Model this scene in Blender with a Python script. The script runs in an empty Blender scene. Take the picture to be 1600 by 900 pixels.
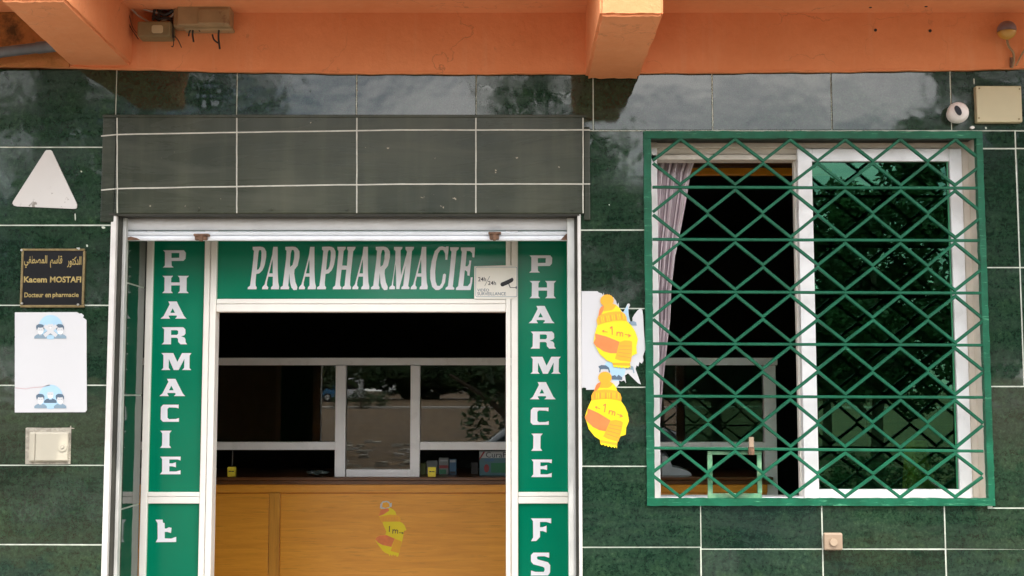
import bpy, bmesh, math, random
from mathutils import Vector, Matrix
random.seed(7)
S = bpy.context.scene
COL = S.collection
R = math.radians

# ------------------------------------------------------------------ camera
F_PX, CX, CY, HORIZON = 1905.0, 785.0, 450.0, 615.0
TILT = math.atan((HORIZON - CY) / F_PX)
DIST, EYE = 3.57, 1.60
cd = bpy.data.cameras.new('camera'); cam = bpy.data.objects.new('camera', cd); COL.objects.link(cam)
cam.location = (0, -DIST, EYE); cam.rotation_euler = (math.pi / 2 + TILT, 0, 0)
cd.sensor_width = 36; cd.lens = 36 * F_PX / 1600; cd.shift_x = (800 - CX) / 1600
cd.clip_start = 0.05; cd.clip_end = 2000
S.camera = cam

# ------------------------------------------------------------------ world + sun
SUN_EL, SUN_AZ = R(64), R(20)          # sun high, over the street in front of the shop
w = bpy.data.worlds.new('World'); S.world = w; w.use_nodes = True
nt = w.node_tree; bg = nt.nodes['Background']
sky = nt.nodes.new('ShaderNodeTexSky'); sky.sky_type = 'NISHITA'; sky.sun_disc = False
sky.sun_elevation = SUN_EL; sky.sun_rotation = R(180) - SUN_AZ
sky.air_density = 1.0; sky.dust_density = 2.0
tc = nt.nodes.new('ShaderNodeTexCoord'); cn = nt.nodes.new('ShaderNodeTexNoise')
mp = nt.nodes.new('ShaderNodeMapping'); mp.inputs['Scale'].default_value = (1.6, 1.6, 5.0)
cn.inputs['Scale'].default_value = 2.2; cn.inputs['Detail'].default_value = 6
cr = nt.nodes.new('ShaderNodeValToRGB'); cr.color_ramp.elements[0].position = .38; cr.color_ramp.elements[1].position = .60
cm = nt.nodes.new('ShaderNodeMix'); cm.data_type = 'RGBA'
cm.inputs['B'].default_value = (21.8, 21.3, 20.9, 1)
nt.links.new(tc.outputs['Generated'], mp.inputs[0]); nt.links.new(mp.outputs[0], cn.inputs['Vector'])
nt.links.new(cn.outputs[0], cr.inputs[0]); nt.links.new(cr.outputs[0], cm.inputs['Factor'])
nt.links.new(sky.outputs[0], cm.inputs['A']); nt.links.new(cm.outputs['Result'], bg.inputs[0])
bg.inputs[1].default_value = 0.12
sd = bpy.data.lights.new('sun', 'SUN'); sun = bpy.data.objects.new('sun', sd); COL.objects.link(sun)
sd.energy = 2.0; sd.angle = R(0.6); sd.color = (1, .95, .86)
sdir = Vector((math.cos(SUN_EL) * math.sin(SUN_AZ), -math.cos(SUN_EL) * math.cos(SUN_AZ), math.sin(SUN_EL)))
sun.rotation_euler = sdir.to_track_quat('Z', 'Y').to_euler()
S.view_settings.view_transform = 'Standard'; S.view_settings.look = 'None'
S.view_settings.gamma = 1; S.view_settings.exposure = 1.25
S.render.engine = 'CYCLES'
S.cycles.max_bounces = 10; S.cycles.transparent_max_bounces = 16
S.cycles.caustics_reflective = False; S.cycles.caustics_refractive = False

# ------------------------------------------------------------------ helpers
ct, st = math.cos(TILT), math.sin(TILT)
def P(px, py, Y=0.0):
    """where the sight line through a photo point meets the upright plane y = Y"""
    u, v = px - CX, CY - py
    d = Vector((u, F_PX * ct - v * st, F_PX * st + v * ct))
    k = (Y + DIST) / d.y
    return Vector((d.x * k, Y, EYE + d.z * k))
def X(px, py=500, Y=0.0): return P(px, py, Y).x
def Z(py, px=785, Y=0.0): return P(px, py, Y).z

WL = {}
def link(name, me, parent=None):
    o = bpy.data.objects.new(name, me); COL.objects.link(o)
    if len(me.vertices):
        lo = Vector([min(v.co[i] for v in me.vertices) for i in range(3)])
        hi = Vector([max(v.co[i] for v in me.vertices) for i in range(3)])
        c = (lo + hi) / 2
        me.transform(Matrix.Translation(-c))
    else:
        c = Vector((0, 0, 0))
    WL[o.name] = c.copy()
    if parent is not None:
        o.parent = parent; o.location = c - WL[parent.name]
    else:
        o.location = c
    return o
def tag(o, label, cat, group=None):
    o['label'] = label; o['category'] = cat
    if group: o['group'] = group
    return o
def structure(o): o['kind'] = 'structure'; return o
def thing(name, loc, label, cat, group=None):
    o = bpy.data.objects.new(name, None); COL.objects.link(o); o.empty_display_size = .05
    o.location = loc; WL[o.name] = Vector(loc)
    return tag(o, label, cat, group)

class G:
    """collects shapes into one mesh"""
    def __init__(s): s.v = []; s.f = []; s.m = []; s.mats = []
    def mi(s, mat):
        if mat not in s.mats: s.mats.append(mat)
        return s.mats.index(mat)
    def add(s, vs, fs, mat):
        n = len(s.v); k = s.mi(mat)
        s.v += [tuple(q) for q in vs]
        for f in fs: s.f.append([i + n for i in f]); s.m.append(k)
        return s
    def box(s, x0, x1, y0, y1, z0, z1, mat, c=0.0):
        if x0 > x1: x0, x1 = x1, x0
        if y0 > y1: y0, y1 = y1, y0
        if z0 > z1: z0, z1 = z1, z0
        if c <= 0:
            vs = [(x, y, z) for x in (x0, x1) for y in (y0, y1) for z in (z0, z1)]
            return s.add(vs, [(0, 1, 3, 2), (4, 6, 7, 5), (0, 4, 5, 1), (2, 3, 7, 6), (0, 2, 6, 4), (1, 5, 7, 3)], mat)
        bm = bmesh.new()
        bmesh.ops.create_cube(bm, size=1)
        for q in bm.verts:
            q.co = Vector(((x0 + x1) / 2 + q.co.x * (x1 - x0), (y0 + y1) / 2 + q.co.y * (y1 - y0), (z0 + z1) / 2 + q.co.z * (z1 - z0)))
        c = min(c, .45 * min(x1 - x0, y1 - y0, z1 - z0))
        bmesh.ops.bevel(bm, geom=bm.edges[:], offset=c, segments=2, affect='EDGES', profile=.5)
        bm.verts.index_update()
        s.add([q.co for q in bm.verts], [[q.index for q in f.verts] for f in bm.faces], mat); bm.free()
        return s
    def pbox(s, x0, y0, x1, y1, Yf, Yb, mat, c=0.0):
        """box whose front face covers the photo rectangle x0..x1, y0..y1 on the plane Yf"""
        ym, xm = (y0 + y1) / 2, (x0 + x1) / 2
        return s.box(X(x0, ym, Yf), X(x1, ym, Yf), Yf, Yb, Z(y1, xm, Yf), Z(y0, xm, Yf), mat, c)
    def tube(s, pts, r, mat, n=8, taper=1.0):
        pts = [Vector(p) for p in pts]; rings = []
        for i, p in enumerate(pts):
            t = (pts[min(i + 1, len(pts) - 1)] - pts[max(i - 1, 0)]).normalized()
            a = t.cross(Vector((0, 1, 0)) if abs(t.y) < .9 else Vector((1, 0, 0))).normalized(); b = t.cross(a)
            rr = r * (1 + (taper - 1) * i / max(1, len(pts) - 1))
            rings.append([p + (a * math.cos(2 * math.pi * j / n) + b * math.sin(2 * math.pi * j / n)) * rr for j in range(n)])
        vs = [q for ring in rings for q in ring]; fs = []
        for i in range(len(pts) - 1):
            for j in range(n):
                fs.append((i * n + j, i * n + (j + 1) % n, (i + 1) * n + (j + 1) % n, (i + 1) * n + j))
        fs.append(tuple(range(n))[::-1]); fs.append(tuple((len(pts) - 1) * n + j for j in range(n)))
        return s.add(vs, fs, mat)
    def disc(s, c, r, Y0, Y1, mat, n=24, rz=None):
        """short cylinder facing the street"""
        rz = rz or r
        ring = [(c[0] + r * math.cos(2 * math.pi * i / n), c[1] + rz * math.sin(2 * math.pi * i / n)) for i in range(n)]
        vs = [(x, Y0, z) for x, z in ring] + [(x, Y1, z) for x, z in ring]
        fs = [tuple(range(n)), tuple(range(2 * n - 1, n - 1, -1))] + [(i, i + n, (i + 1) % n + n, (i + 1) % n) for i in range(n)]
        return s.add(vs, fs, mat)
    def flat(s, loops, Y, mat, thick=0.0):
        """filled outline (with holes) in the plane y=Y, thick towards the wall"""
        cu = bpy.data.curves.new('outline', 'CURVE'); cu.dimensions = '2D'; cu.fill_mode = 'BOTH' if thick else 'FRONT'
        cu.extrude = thick / 2
        for lp in loops:
            sp = cu.splines.new('POLY'); sp.points.add(len(lp) - 1)
            for q, p in zip(sp.points, lp): q.co = (p[0], p[1], 0, 1)
            sp.use_cyclic_u = True
        ob = bpy.data.objects.new('outline', cu); me = bpy.data.meshes.new_from_object(ob)
        s.add([(q.co.x, Y + thick / 2 - q.co.z, q.co.y) for q in me.vertices], [tuple(p.vertices) for p in me.polygons], mat)
        bpy.data.objects.remove(ob); bpy.data.curves.remove(cu); bpy.data.meshes.remove(me)
        return s
    def pflat(s, loops, Y, mat, thick=0.0):
        return s.flat([[(P(a, b, Y).x, P(a, b, Y).z) for a, b in lp] for lp in loops], Y, mat, thick)
    def build(s, name, parent=None, smooth=False):
        me = bpy.data.meshes.new(name); me.from_pydata(s.v, [], s.f)
        for m in s.mats: me.materials.append(m)
        me.polygons.foreach_set('material_index', s.m)
        bm = bmesh.new(); bm.from_mesh(me); bmesh.ops.recalc_face_normals(bm, faces=bm.faces); bm.to_mesh(me); bm.free()
        if smooth:
            me.polygons.foreach_set('use_smooth', [True] * len(me.polygons))
            me.set_sharp_from_angle(angle=R(40))
        return link(name, me, parent)
def fill_text(g, body, x0, x1, z0, z1, Y, mat, bold=0.0, skew=0.0, rot=0.0):
    cu = bpy.data.curves.new('t', 'FONT'); cu.body = body; cu.offset = bold; cu.shear = skew; cu.resolution_u = 3
    ob = bpy.data.objects.new('t', cu); me = bpy.data.meshes.new_from_object(ob)
    vs = [q.co.copy() for q in me.vertices]
    a0, a1 = min(q.x for q in vs), max(q.x for q in vs); b0, b1 = min(q.y for q in vs), max(q.y for q in vs)
    out = []
    cxm, czm = (x0 + x1) / 2, (z0 + z1) / 2
    for q in vs:
        x = x0 + (q.x - a0) / (a1 - a0) * (x1 - x0); z = z0 + (q.y - b0) / (b1 - b0) * (z1 - z0)
        dx, dz = x - cxm, z - czm
        out.append((cxm + dx * math.cos(rot) - dz * math.sin(rot), Y, czm + dx * math.sin(rot) + dz * math.cos(rot)))
    g.add(out, [tuple(p.vertices) for p in me.polygons], mat)
    bpy.data.objects.remove(ob); bpy.data.curves.remove(cu); bpy.data.meshes.remove(me)
def ptext(g, body, x0, y0, x1, y1, Y, mat, **k):
    a, b = P(x0, y1, Y), P(x1, y0, Y)
    fill_text(g, body, a.x, b.x, a.z, b.z, Y, mat, **k)
def ring(cx, cy, r, n=24, ry=None, a0=0, a1=360):
    ry = ry or r
    return [(cx + r * math.cos(R(a0 + (a1 - a0) * i / n)), cy - ry * math.sin(R(a0 + (a1 - a0) * i / n))) for i in range(n if a1 - a0 == 360 else n + 1)]
def zoomed(ox, oy, k, pts): return [(ox + a / k, oy + b / k) for a, b in pts]

# ------------------------------------------------------------------ materials
class NT:
    def __init__(s, name):
        s.m = bpy.data.materials.new(name); s.m.use_nodes = True; s.t = s.m.node_tree
        s.b = s.t.nodes['Principled BSDF']; s.out = s.t.nodes['Material Output']
    def n(s, kind, **kw):
        q = s.t.nodes.new(kind)
        for k, v in kw.items(): setattr(q, k, v)
        return q
    def l(s, a, b): s.t.links.new(a, b)
    def pos(s, scale=(1, 1, 1), local=False):
        if local:
            g = s.n('ShaderNodeTexCoord'); o = g.outputs['Object']
        else:
            g = s.n('ShaderNodeNewGeometry'); o = g.outputs['Position']
        mp = s.n('ShaderNodeMapping'); mp.inputs['Scale'].default_value = scale
        s.l(o, mp.inputs[0]); return mp.outputs[0]
    def noise(s, vec, scale, detail=4, rough=.55, dist=0):
        q = s.n('ShaderNodeTexNoise'); q.inputs['Scale'].default_value = scale; q.inputs['Detail'].default_value = detail
        q.inputs['Roughness'].default_value = rough; q.inputs['Distortion'].default_value = dist
        s.l(vec, q.inputs['Vector']); return q.outputs[0]
    def ramp(s, fac, stops):
        q = s.n('ShaderNodeValToRGB'); e = q.color_ramp.elements
        while len(e) < len(stops): e.new(.5)
        for k, (p, c) in enumerate(stops):
            e[k].position = p; e[k].color = (c if len(c) == 4 else (*c, 1)) if isinstance(c, (tuple, list)) else (c, c, c, 1)
        s.l(fac, q.inputs[0]); return q.outputs[0]
    def mix(s, fac, a, b, mode='MIX'):
        q = s.n('ShaderNodeMix', data_type='RGBA', blend_type=mode)
        for key, val in (('Factor', fac), ('A', a), ('B', b)):
            if isinstance(val, (int, float)): q.inputs[key].default_value = val
            elif isinstance(val, (tuple, list)): q.inputs[key].default_value = (*val[:3], 1)
            else: s.l(val, q.inputs[key])
        return q.outputs['Result']
    def bump(s, h, strength, dist=.01):
        q = s.n('ShaderNodeBump'); q.inputs['Strength'].default_value = strength; q.inputs['Distance'].default_value = dist
        s.l(h, q.inputs['Height']); s.l(q.outputs[0], s.b.inputs['Normal'])
    def set(s, **k):
        for a, v in k.items(): s.b.inputs[a.replace('_', ' ')].default_value = v
        return s

def M(name, col, rough=.5, metal=0.0, var=.12, scale=14, bump=0.0, bscale=60, dirt=None, spec=.5, coat=0.0):
    """paint-like surface with slight colour variation, optional dirt and relief"""
    t = NT(name); p = t.pos()
    n1 = t.noise(p, scale, 5)
    dark = tuple(c * (1 - var) for c in col); light = tuple(min(1, c * (1 + var)) for c in col)
    c = t.ramp(n1, [(.3, dark), (.7, light)])
    if dirt:
        n2 = t.noise(p, dirt[1], 8, .7)
        c = t.mix(t.ramp(n2, [(dirt[2], 0.), (dirt[2] + .1, 1.)]), c, dirt[0])
    t.l(c, t.b.inputs['Base Color'])
    t.l(t.ramp(n1, [(.2, max(.02, rough - .08)), (.8, min(1, rough + .08))]), t.b.inputs['Roughness'])
    t.set(Metallic=metal, Specular_IOR_Level=spec, Coat_Weight=coat)
    if bump: t.bump(t.noise(p, bscale, 5), bump)
    return t.m

def tile_material():
    t = NT('green_marble_tile'); p = t.pos()
    a = t.noise(p, 95, 8, .78, .5); b = t.noise(p, 30, 6, .7, 1.0); c = t.noise(p, 5, 4, .6)
    col = t.ramp(a, [(.3, (.004, .012, .008)), (.5, (.010, .029, .0175)), (.62, (.021, .049, .030)), (.78, (.06, .092, .056))])
    patch = t.ramp(b, [(.35, (.5, .58, .55)), (.52, (1, 1, 1)), (.7, (1.3, 1.22, 1.0))])
    col = t.mix(1.0, col, patch, 'MULTIPLY')
    big = t.ramp(c, [(.35, (.75, .8, .82)), (.7, (1.35, 1.25, 1.12))])
    col = t.mix(1.0, col, big, 'MULTIPLY')
    oi = t.n('ShaderNodeObjectInfo')
    per = t.ramp(oi.outputs['Random'], [(0, (.75, .8, .8)), (1, (1.3, 1.2, 1.15))])
    col = t.mix(1.0, col, per, 'MULTIPLY')
    # dust film with wipe marks
    d = t.noise(t.pos((.8, 1, 5)), 3.0, 7, .7, .8)
    film = t.ramp(d, [(.45, 0.), (.8, .05)])
    col = t.mix(film, col, (.30, .31, .28))
    t.l(col, t.b.inputs['Base Color'])
    t.l(t.ramp(d, [(.35, .025), (.8, .12)]), t.b.inputs['Roughness'])
    t.set(Specular_IOR_Level=.5, IOR=1.53)
    t.bump(t.noise(p, 4.5, 3, .5), .10, .02)
    return t.m
def wood_material(name, dark, light, rough=.32, along='X'):
    t = NT(name)
    sc = (1.2, 8, 16) if along == 'X' else (16, 8, 1.2)
    p = t.pos(sc)
    g1 = t.noise(p, 2.2, 6, .65, 1.6); g2 = t.noise(t.pos((3, 60, 60) if along == 'X' else (60, 60, 3)), 3, 4, .7)
    c = t.ramp(g1, [(.3, dark), (.5, tuple((a + b) / 2 for a, b in zip(dark, light))), (.7, light)])
    pores = t.ramp(g2, [(.57, 0.), (.68, .32)])
    c = t.mix(pores, c, tuple(x * .35 for x in dark))
    t.l(c, t.b.inputs['Base Color']); t.set(Roughness=rough, Coat_Weight=.35, Coat_Roughness=.22)
    t.bump(g2, .12, .002)
    return t.m
def plaster_material():
    t = NT('orange_plaster'); p = t.pos()
    a = t.noise(p, 3.0, 6, .6); b = t.noise(p, 40, 6, .65); e = t.noise(p, 9, 8, .75)
    c = t.ramp(a, [(.3, (.74, .265, .105)), (.7, (.84, .335, .150))])
    c = t.mix(t.ramp(b, [(.3, 0.), (.75, .3)]), c, (.64, .205, .075))
    c = t.mix(t.ramp(e, [(.62, 0.), (.75, .55)]), c, (.25, .10, .05))
    vo = t.n('ShaderNodeTexVoronoi', feature='DISTANCE_TO_EDGE'); vo.inputs['Scale'].default_value = 2.3
    wp = t.n('ShaderNodeVectorMath', operation='ADD'); nz = t.n('ShaderNodeTexNoise'); nz.inputs['Scale'].default_value = 7; nz.inputs['Detail'].default_value = 6
    sc_ = t.n('ShaderNodeVectorMath', operation='SCALE'); sc_.inputs['Scale'].default_value = .35
    t.l(p, nz.inputs['Vector']); t.l(nz.outputs['Color'], sc_.inputs[0]); t.l(p, wp.inputs[0]); t.l(sc_.outputs[0], wp.inputs[1]); t.l(wp.outputs[0], vo.inputs['Vector'])
    crack = t.ramp(vo.outputs['Distance'], [(.0, .55), (.006, 0.)])
    c = t.mix(t.mix(1.0, crack, t.ramp(a, [(.45, 0.), (.6, 1.)]), 'MULTIPLY'), c, (.2, .08, .04))
    dr = t.noise(t.pos((14, 14, 1.2)), 2.0, 5, .6)
    c = t.mix(t.ramp(dr, [(.55, 0.), (.8, .35)]), c, (.78, .40, .22))
    t.l(c, t.b.inputs['Base Color']); t.set(Roughness=.75, Specular_IOR_Level=.3)
    t.bump(t.noise(p, 30, 8, .7), .35, .01)
    return t.m
def stained_plaster():
    t = NT('stained_plaster'); p = t.pos()
    a = t.noise(p, 8, 8, .7)
    c = t.ramp(a, [(.35, (.10, .05, .02)), (.5, (.42, .17, .05)), (.7, (.55, .2, .08))])
    t.l(c, t.b.inputs['Base Color']); t.set(Roughness=.9, Specular_IOR_Level=.2); t.bump(t.noise(p, 45, 8, .7), .6, .01)
    return t.m
def sheet_material():
    t = NT('painted_sheet_metal'); p = t.pos((1, 1, 1))
    s1 = t.noise(t.pos((.9, 1, 7)), 2.2, 7, .65, 1.4); s2 = t.noise(p, 2.0, 4, .6); s3 = t.noise(t.pos((9, 1, .8)), 1.5, 6, .6)
    c = t.ramp(s2, [(.32, (.014, .021, .014)), (.68, (.060, .064, .043))])
    c = t.mix(t.ramp(s1, [(.52, 0.), (.75, .22)]), c, (.14, .14, .11))
    c = t.mix(t.ramp(s3, [(.5, 0.), (.75, .3)]), c, (.11, .115, .075))
    sp = t.noise(p, 42, 3, .5)
    c = t.mix(t.ramp(sp, [(.735, 0.), (.75, .8)]), c, (.42, .36, .27))
    t.l(c, t.b.inputs['Base Color']); t.l(t.ramp(s1, [(.3, .2), (.7, .38)]), t.b.inputs['Roughness'])
    t.set(Specular_IOR_Level=.2); t.bump(s2, .25, .02)
    return t.m
def chipped_white():
    t = NT('aged_white_paint'); p = t.pos()
    a = t.noise(p, 28, 8, .72); z = t.noise(p, 6, 3)
    m1 = t.n('ShaderNodeMath', operation='ADD'); t.l(a, m1.inputs[0]); m2 = t.n('ShaderNodeMath', operation='MULTIPLY')
    t.l(z, m2.inputs[0]); m2.inputs[1].default_value = .25; t.l(m2.outputs[0], m1.inputs[1])
    c = t.mix(t.ramp(m1.outputs[0], [(.735, 0.), (.76, 1.)]), t.ramp(t.noise(p, 3, 4), [(.3, (.53, .505, .47)), (.7, (.59, .575, .55))]), (.22, .2, .17))
    t.l(c, t.b.inputs['Base Color']); t.set(Roughness=.5)
    return t.m
def worn_green(thr=.62):
    t = NT('worn_green_enamel'); p = t.pos()
    a = t.noise(p, 18, 5, .6); b = t.noise(t.pos((1.4, 2, 12) if thr < .6 else (2, 2, 9)), 12, 8, .75)
    c = t.ramp(a, [(.3, (.002, .068, .032)), (.7, (.005, .120, .060))])
    c = t.mix(t.ramp(b, [(thr, 0.), (thr + .08, .75)]), c, (.09, .33, .18))
    t.l(c, t.b.inputs['Base Color']); t.set(Roughness=.5, Specular_IOR_Level=.28); t.bump(t.noise(p, 90, 5), .25, .003)
    return t.m
def faded_green():
    t = NT('faded_green_enamel'); p = t.pos()
    a = t.noise(p, 25, 7, .7)
    c = t.ramp(a, [(.35, (.05, .22, .11)), (.55, (.16, .32, .18)), (.72, (.26, .38, .24))])
    t.l(c, t.b.inputs['Base Color']); t.set(Roughness=.55)
    return t.m
def glass(name, tint, spec=1.5, refl=(1, 1, 1)):
    t = NT(name); t.t.nodes.remove(t.b)
    tr = t.n('ShaderNodeBsdfTransparent'); tr.inputs[0].default_value = (*tint, 1)
    gl = t.n('ShaderNodeBsdfGlossy'); gl.inputs['Roughness'].default_value = .004; gl.inputs[0].default_value = (*refl, 1)
    fr = t.n('ShaderNodeFresnel'); fr.inputs[0].default_value = spec
    mx = t.n('ShaderNodeMixShader'); t.l(fr.outputs[0], mx.inputs[0]); t.l(tr.outputs[0], mx.inputs[1]); t.l(gl.outputs[0], mx.inputs[2])
    t.l(mx.outputs[0], t.out.inputs[0]); return t.m

m_tile = tile_material()
m_grout = M('pale_grout', (.50, .53, .45), .85, var=.2, scale=30, bump=.3)
m_orange = plaster_material(); m_stain = stained_plaster()
m_sheet = sheet_material()
m_line = M('white_line_paint', (.50, .49, .42), .6, var=.15, scale=40)
m_alu = M('cream_white_aluminium', (.90, .855, .78), .35, var=.03)
m_white = M('white_upvc', (.91, .90, .90), .3, var=.03)
m_cream = M('cream_reveal_paint', (.70, .63, .54), .6, var=.08, bump=.2)
m_shut = M('white_shutter_paint', (.78, .80, .83), .35, metal=.0, var=.06, dirt=((.35, .26, .18), 9, .68))
m_galv = M('galvanised_channel', (.58, .58, .55), .42, metal=.35, var=.12, dirt=((.3, .24, .16), 16, .66))
m_rust = M('rusty_steel', (.16, .085, .05), .8, var=.5, scale=80, bump=.5)
m_sign = M('sign_green_plastic', (.0, .185, .096), .16, var=.05, scale=5, spec=.32)
m_vinyl = M('white_vinyl', (.78, .77, .80), .4, var=.02)
m_trim = M('white_edge_trim', (.62, .60, .57), .4, var=.08, scale=20)
m_dark = M('dark_gap', (.03, .03, .022), .8, var=.4)
m_signw = chipped_white()
m_black = M('black_plate', (.004, .004, .005), .45, spec=.2)
m_gold = M('brass_gilt', (.33, .245, .085), .5, metal=.3, var=.2, scale=60)
m_brass = M('aged_brass', (.20, .15, .07), .4, metal=.7, var=.3, scale=50)
m_screw = M('steel_screw', (.45, .44, .4), .35, metal=.8)
m_paper = M('white_print_paper', (.57, .57, .58), .5, var=.03, scale=4)
m_paleblue = M('pale_blue_ink', (.36, .55, .69), .6, var=.08)
m_navy = M('slate_blue_ink', (.075, .12, .17), .6, var=.15)
m_slate = M('grey_blue_ink', (.20, .29, .36), .6, var=.15)
m_ink = M('black_ink', (.012, .012, .014), .6)
m_cover = M('cream_meter_cover', (.44, .405, .32), .45, var=.06, scale=8, dirt=((.36, .3, .22), 12, .66))
m_mortar = M('grey_mortar', (.36, .33, .27), .95, var=.3, scale=50, bump=.8, bscale=80)
m_beige = M('ivory_plastic', (.50, .44, .27), .4, var=.05, scale=10)
m_bell = M('tan_plastic', (.31, .225, .155), .45, var=.08)
m_bellw = M('pale_tan_plastic', (.40, .30, .21), .4, var=.05)
m_oldbox = M('grimy_beige_plastic', (.34, .235, .12), .6, var=.2, scale=16, dirt=((.2, .10, .05), 20, .6))
m_oldbox2 = M('shaded_cream_plastic', (.22, .17, .08), .6, var=.2, scale=16)  # cream plastic with the canopy's shade mixed into its base colour
m_wire = M('black_cable', (.012, .012, .011), .5)
m_wirew = M('grey_white_cable', (.42, .38, .33), .5)
m_pipe = M('grey_pvc', (.11, .115, .12), .5, var=.25, scale=20, dirt=((.1, .09, .08), 18, .58))
m_mauve = M('mauve_glass', (.20, .15, .16), .3)
m_amber = M('amber_plastic', (.50, .27, .05), .4)
m_camw = M('white_camera_plastic', (.75, .70, .66), .3, var=.03)
m_lens = M('camera_lens', (.006, .005, .008), .25, spec=.15)
m_green = worn_green(); m_greenf = worn_green(.575); m_fgreen = faded_green()
m_lgreen = M('green_gasket', (.05, .30, .14), .4)
m_wood = wood_material('varnished_wood', (.70, .275, .024), (.86, .375, .040))
m_woodv = wood_material('varnished_wood_upright', (.55, .23, .028), (.72, .33, .045), along='Z')
m_woodd = wood_material('dark_wood_moulding', (.07, .025, .008), (.17, .065, .016))
m_pelmet = wood_material('orange_pelmet_wood', (.75, .27, .015), (.9, .38, .025))
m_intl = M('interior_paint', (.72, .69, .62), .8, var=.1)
m_intd = M('shade_interior_paint', (.06, .058, .055), .8, var=.2)  # interior paint darkened to stand for shade deep in the room
m_floor = M('shop_floor_tile', (.64, .59, .51), .3, var=.1)
m_glass = glass('clear_glass', (.86, .90, .88))
m_gglass = glass('green_tinted_glass', (.42, .70, .54), 1.7, (.36, .85, .58))
m_yel = M('sticker_yellow', (.86, .66, .008), .42, var=.03, scale=8)
m_org = M('sticker_orange', (.84, .39, .02), .42, var=.05, scale=20)
m_coral = M('sticker_coral', (.80, .21, .055), .42, var=.12, scale=30)
m_lil = M('pale_lilac_cloth', (.82, .73, .76), .85, var=.06)
m_lild = M('mauve_stripe_cloth', (.45, .36, .40), .85, var=.1)
m_ybox = M('yellow_card', (.80, .66, .04), .5)
m_earth = M('dry_earth', (.14, .088, .040), .95, var=.5, scale=.5, bump=.6, bscale=3)
m_pave = M('concrete_paving', (.17, .155, .135), .9, var=.12, scale=2, bump=.3, bscale=30)
m_road = M('asphalt', (.055, .053, .05), .9, var=.25, scale=1.5, bump=.4, bscale=50)
m_kerb = M('kerb_concrete', (.48, .45, .40), .9, var=.1)
m_bark = M('bark', (.10, .075, .05), .9, var=.4, scale=12, bump=.6)
m_leaf = M('leaf', (.05, .085, .028), .6, var=.5, scale=1.2)
m_leafd = M('dark_leaf', (.045, .095, .032), .6, var=.5, scale=1.2)

# ------------------------------------------------------------------ ground and street (behind the camera, seen in the glass and glaze)
def gz(y): return -.13 + (0 if y > -20 else min(2.5, .0085 * (-20 - y)))
ys_ = [-9.0, -14, -20] + [-20 - 4 * k for k in range(1, 40)] + [-200, -260, -400, -700]
gv = [(x, y, gz(y)) for y in ys_ for x in (-400, 400)]
structure(G().add(gv + [(x, y, -1.5) for x, y, z in gv], [(2 * i, 2 * i + 1, 2 * i + 3, 2 * i + 2) for i in range(len(ys_) - 1)], m_earth).build('ground'))
structure(G().box(-60, 60, -9.0, -2.9, -1.2, -.126, m_road).build('road'))
structure(G().box(-60, 60, -2.75, .235, -1.2, 0.0, m_pave).build('pavement'))
structure(G().box(-60, 60, -2.9, -2.75, -1.2, .004, m_kerb, .02).build('kerb'))
structure(G().box(-120, 120, -92, -88, gz(-92) - .2, gz(-92) + .1, m_kerb).build('far_kerb'))

# ------------------------------------------------------------------ tiled wall
BOT = 1010
YB = .25
wall = thing('tiled_wall', (0, .12, 0), 'shop front wall clad in glossy dark green marble tiles with pale grout', 'wall')
XL, XR = -2.6, 2.6
DX0, DX1 = X(173, 600), X(907, 600)                # door opening
WX0, WX1 = X(1012, 500), X(1538, 500)              # window opening
WZ0, WZ1 = Z(784, 1280), Z(212, 1280)
ZT = Z(108)                                       # top of the tiles
g = G()
gy = .0014
ZD = Z(300)
g.box(XL, DX0, gy, YB, -.1, ZT, m_grout); g.box(DX1, WX0, gy, YB, -.1, ZT, m_grout)
g.box(WX1, XR, gy, YB, -.1, ZT, m_grout)
g.box(WX0, WX1, gy, YB, WZ1, ZT, m_grout); g.box(WX0, WX1, gy, YB, -.1, WZ0, m_grout)
g.box(DX0, DX1, gy, YB, ZD, ZT, m_grout)
g.build('grout_bed', wall)

def tile(a, b, c, d, parent=wall, gap=.9, yr=None):
    """one tile from its photo corners a=x0, b=y0, c=x1, d=y1"""
    ya_, yc_ = yr if isinstance(yr, tuple) else (yr or (b + d) / 2,) * 2
    x0, x1 = X(a + gap, ya_), X(c - gap, yc_)
    z1, z0 = Z(b + gap, (a + c) / 2), Z(d - gap, (a + c) / 2)
    i = .0014
    vs = [(x0 + i, 0, z0 + i), (x1 - i, 0, z0 + i), (x1 - i, 0, z1 - i), (x0 + i, 0, z1 - i),
          (x0, i, z0), (x1, i, z0), (x1, i, z1), (x0, i, z1), (x0, .009, z0), (x1, .009, z0), (x1, .009, z1), (x0, .009, z1)]
    fs = [(0, 1, 2, 3), (0, 4, 5, 1), (1, 5, 6, 2), (2, 6, 7, 3), (3, 7, 4, 0), (4, 8, 9, 5), (5, 9, 10, 6), (6, 10, 11, 7), (7, 11, 8, 4)]
    o = G().add(vs, fs, m_tile).build('tile', parent)
    o.rotation_euler = (R(random.gauss(0, .10)), 0, R(random.gauss(0, .16)))
    return o
def rows(x0, x1, ys, yr=None):
    for a, b in zip(ys, ys[1:]): tile(x0, a, x1, b, yr=yr)
def xend(px, py): return CX + DX0 / (DIST / (F_PX * ct - (CY - py) * st))
# left of the door
for a, b in zip([107, 230, 352, 477, 602, 727, 851, 975], [230, 352, 477, 602, 727, 851, 975, 1099]):
    tile(-199, a, -18, b, yr=500)
    tile(-18, a, 181 if b < 360 else 173, b, yr=(500, (a + b) / 2 if b < 360 else 500))
# top row
for a, b in zip([181, 370, 557, 744, 927, 1113, 1299, 1486], [370, 557, 744, 927, 1113, 1299, 1486, 1673]):
    tile(a, 108, b, 204, gap=.65)
# behind the shutter box
for a, b in zip([181, 370, 557, 744], [370, 557, 744, 909]): tile(a, 204, b, 328)
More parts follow.
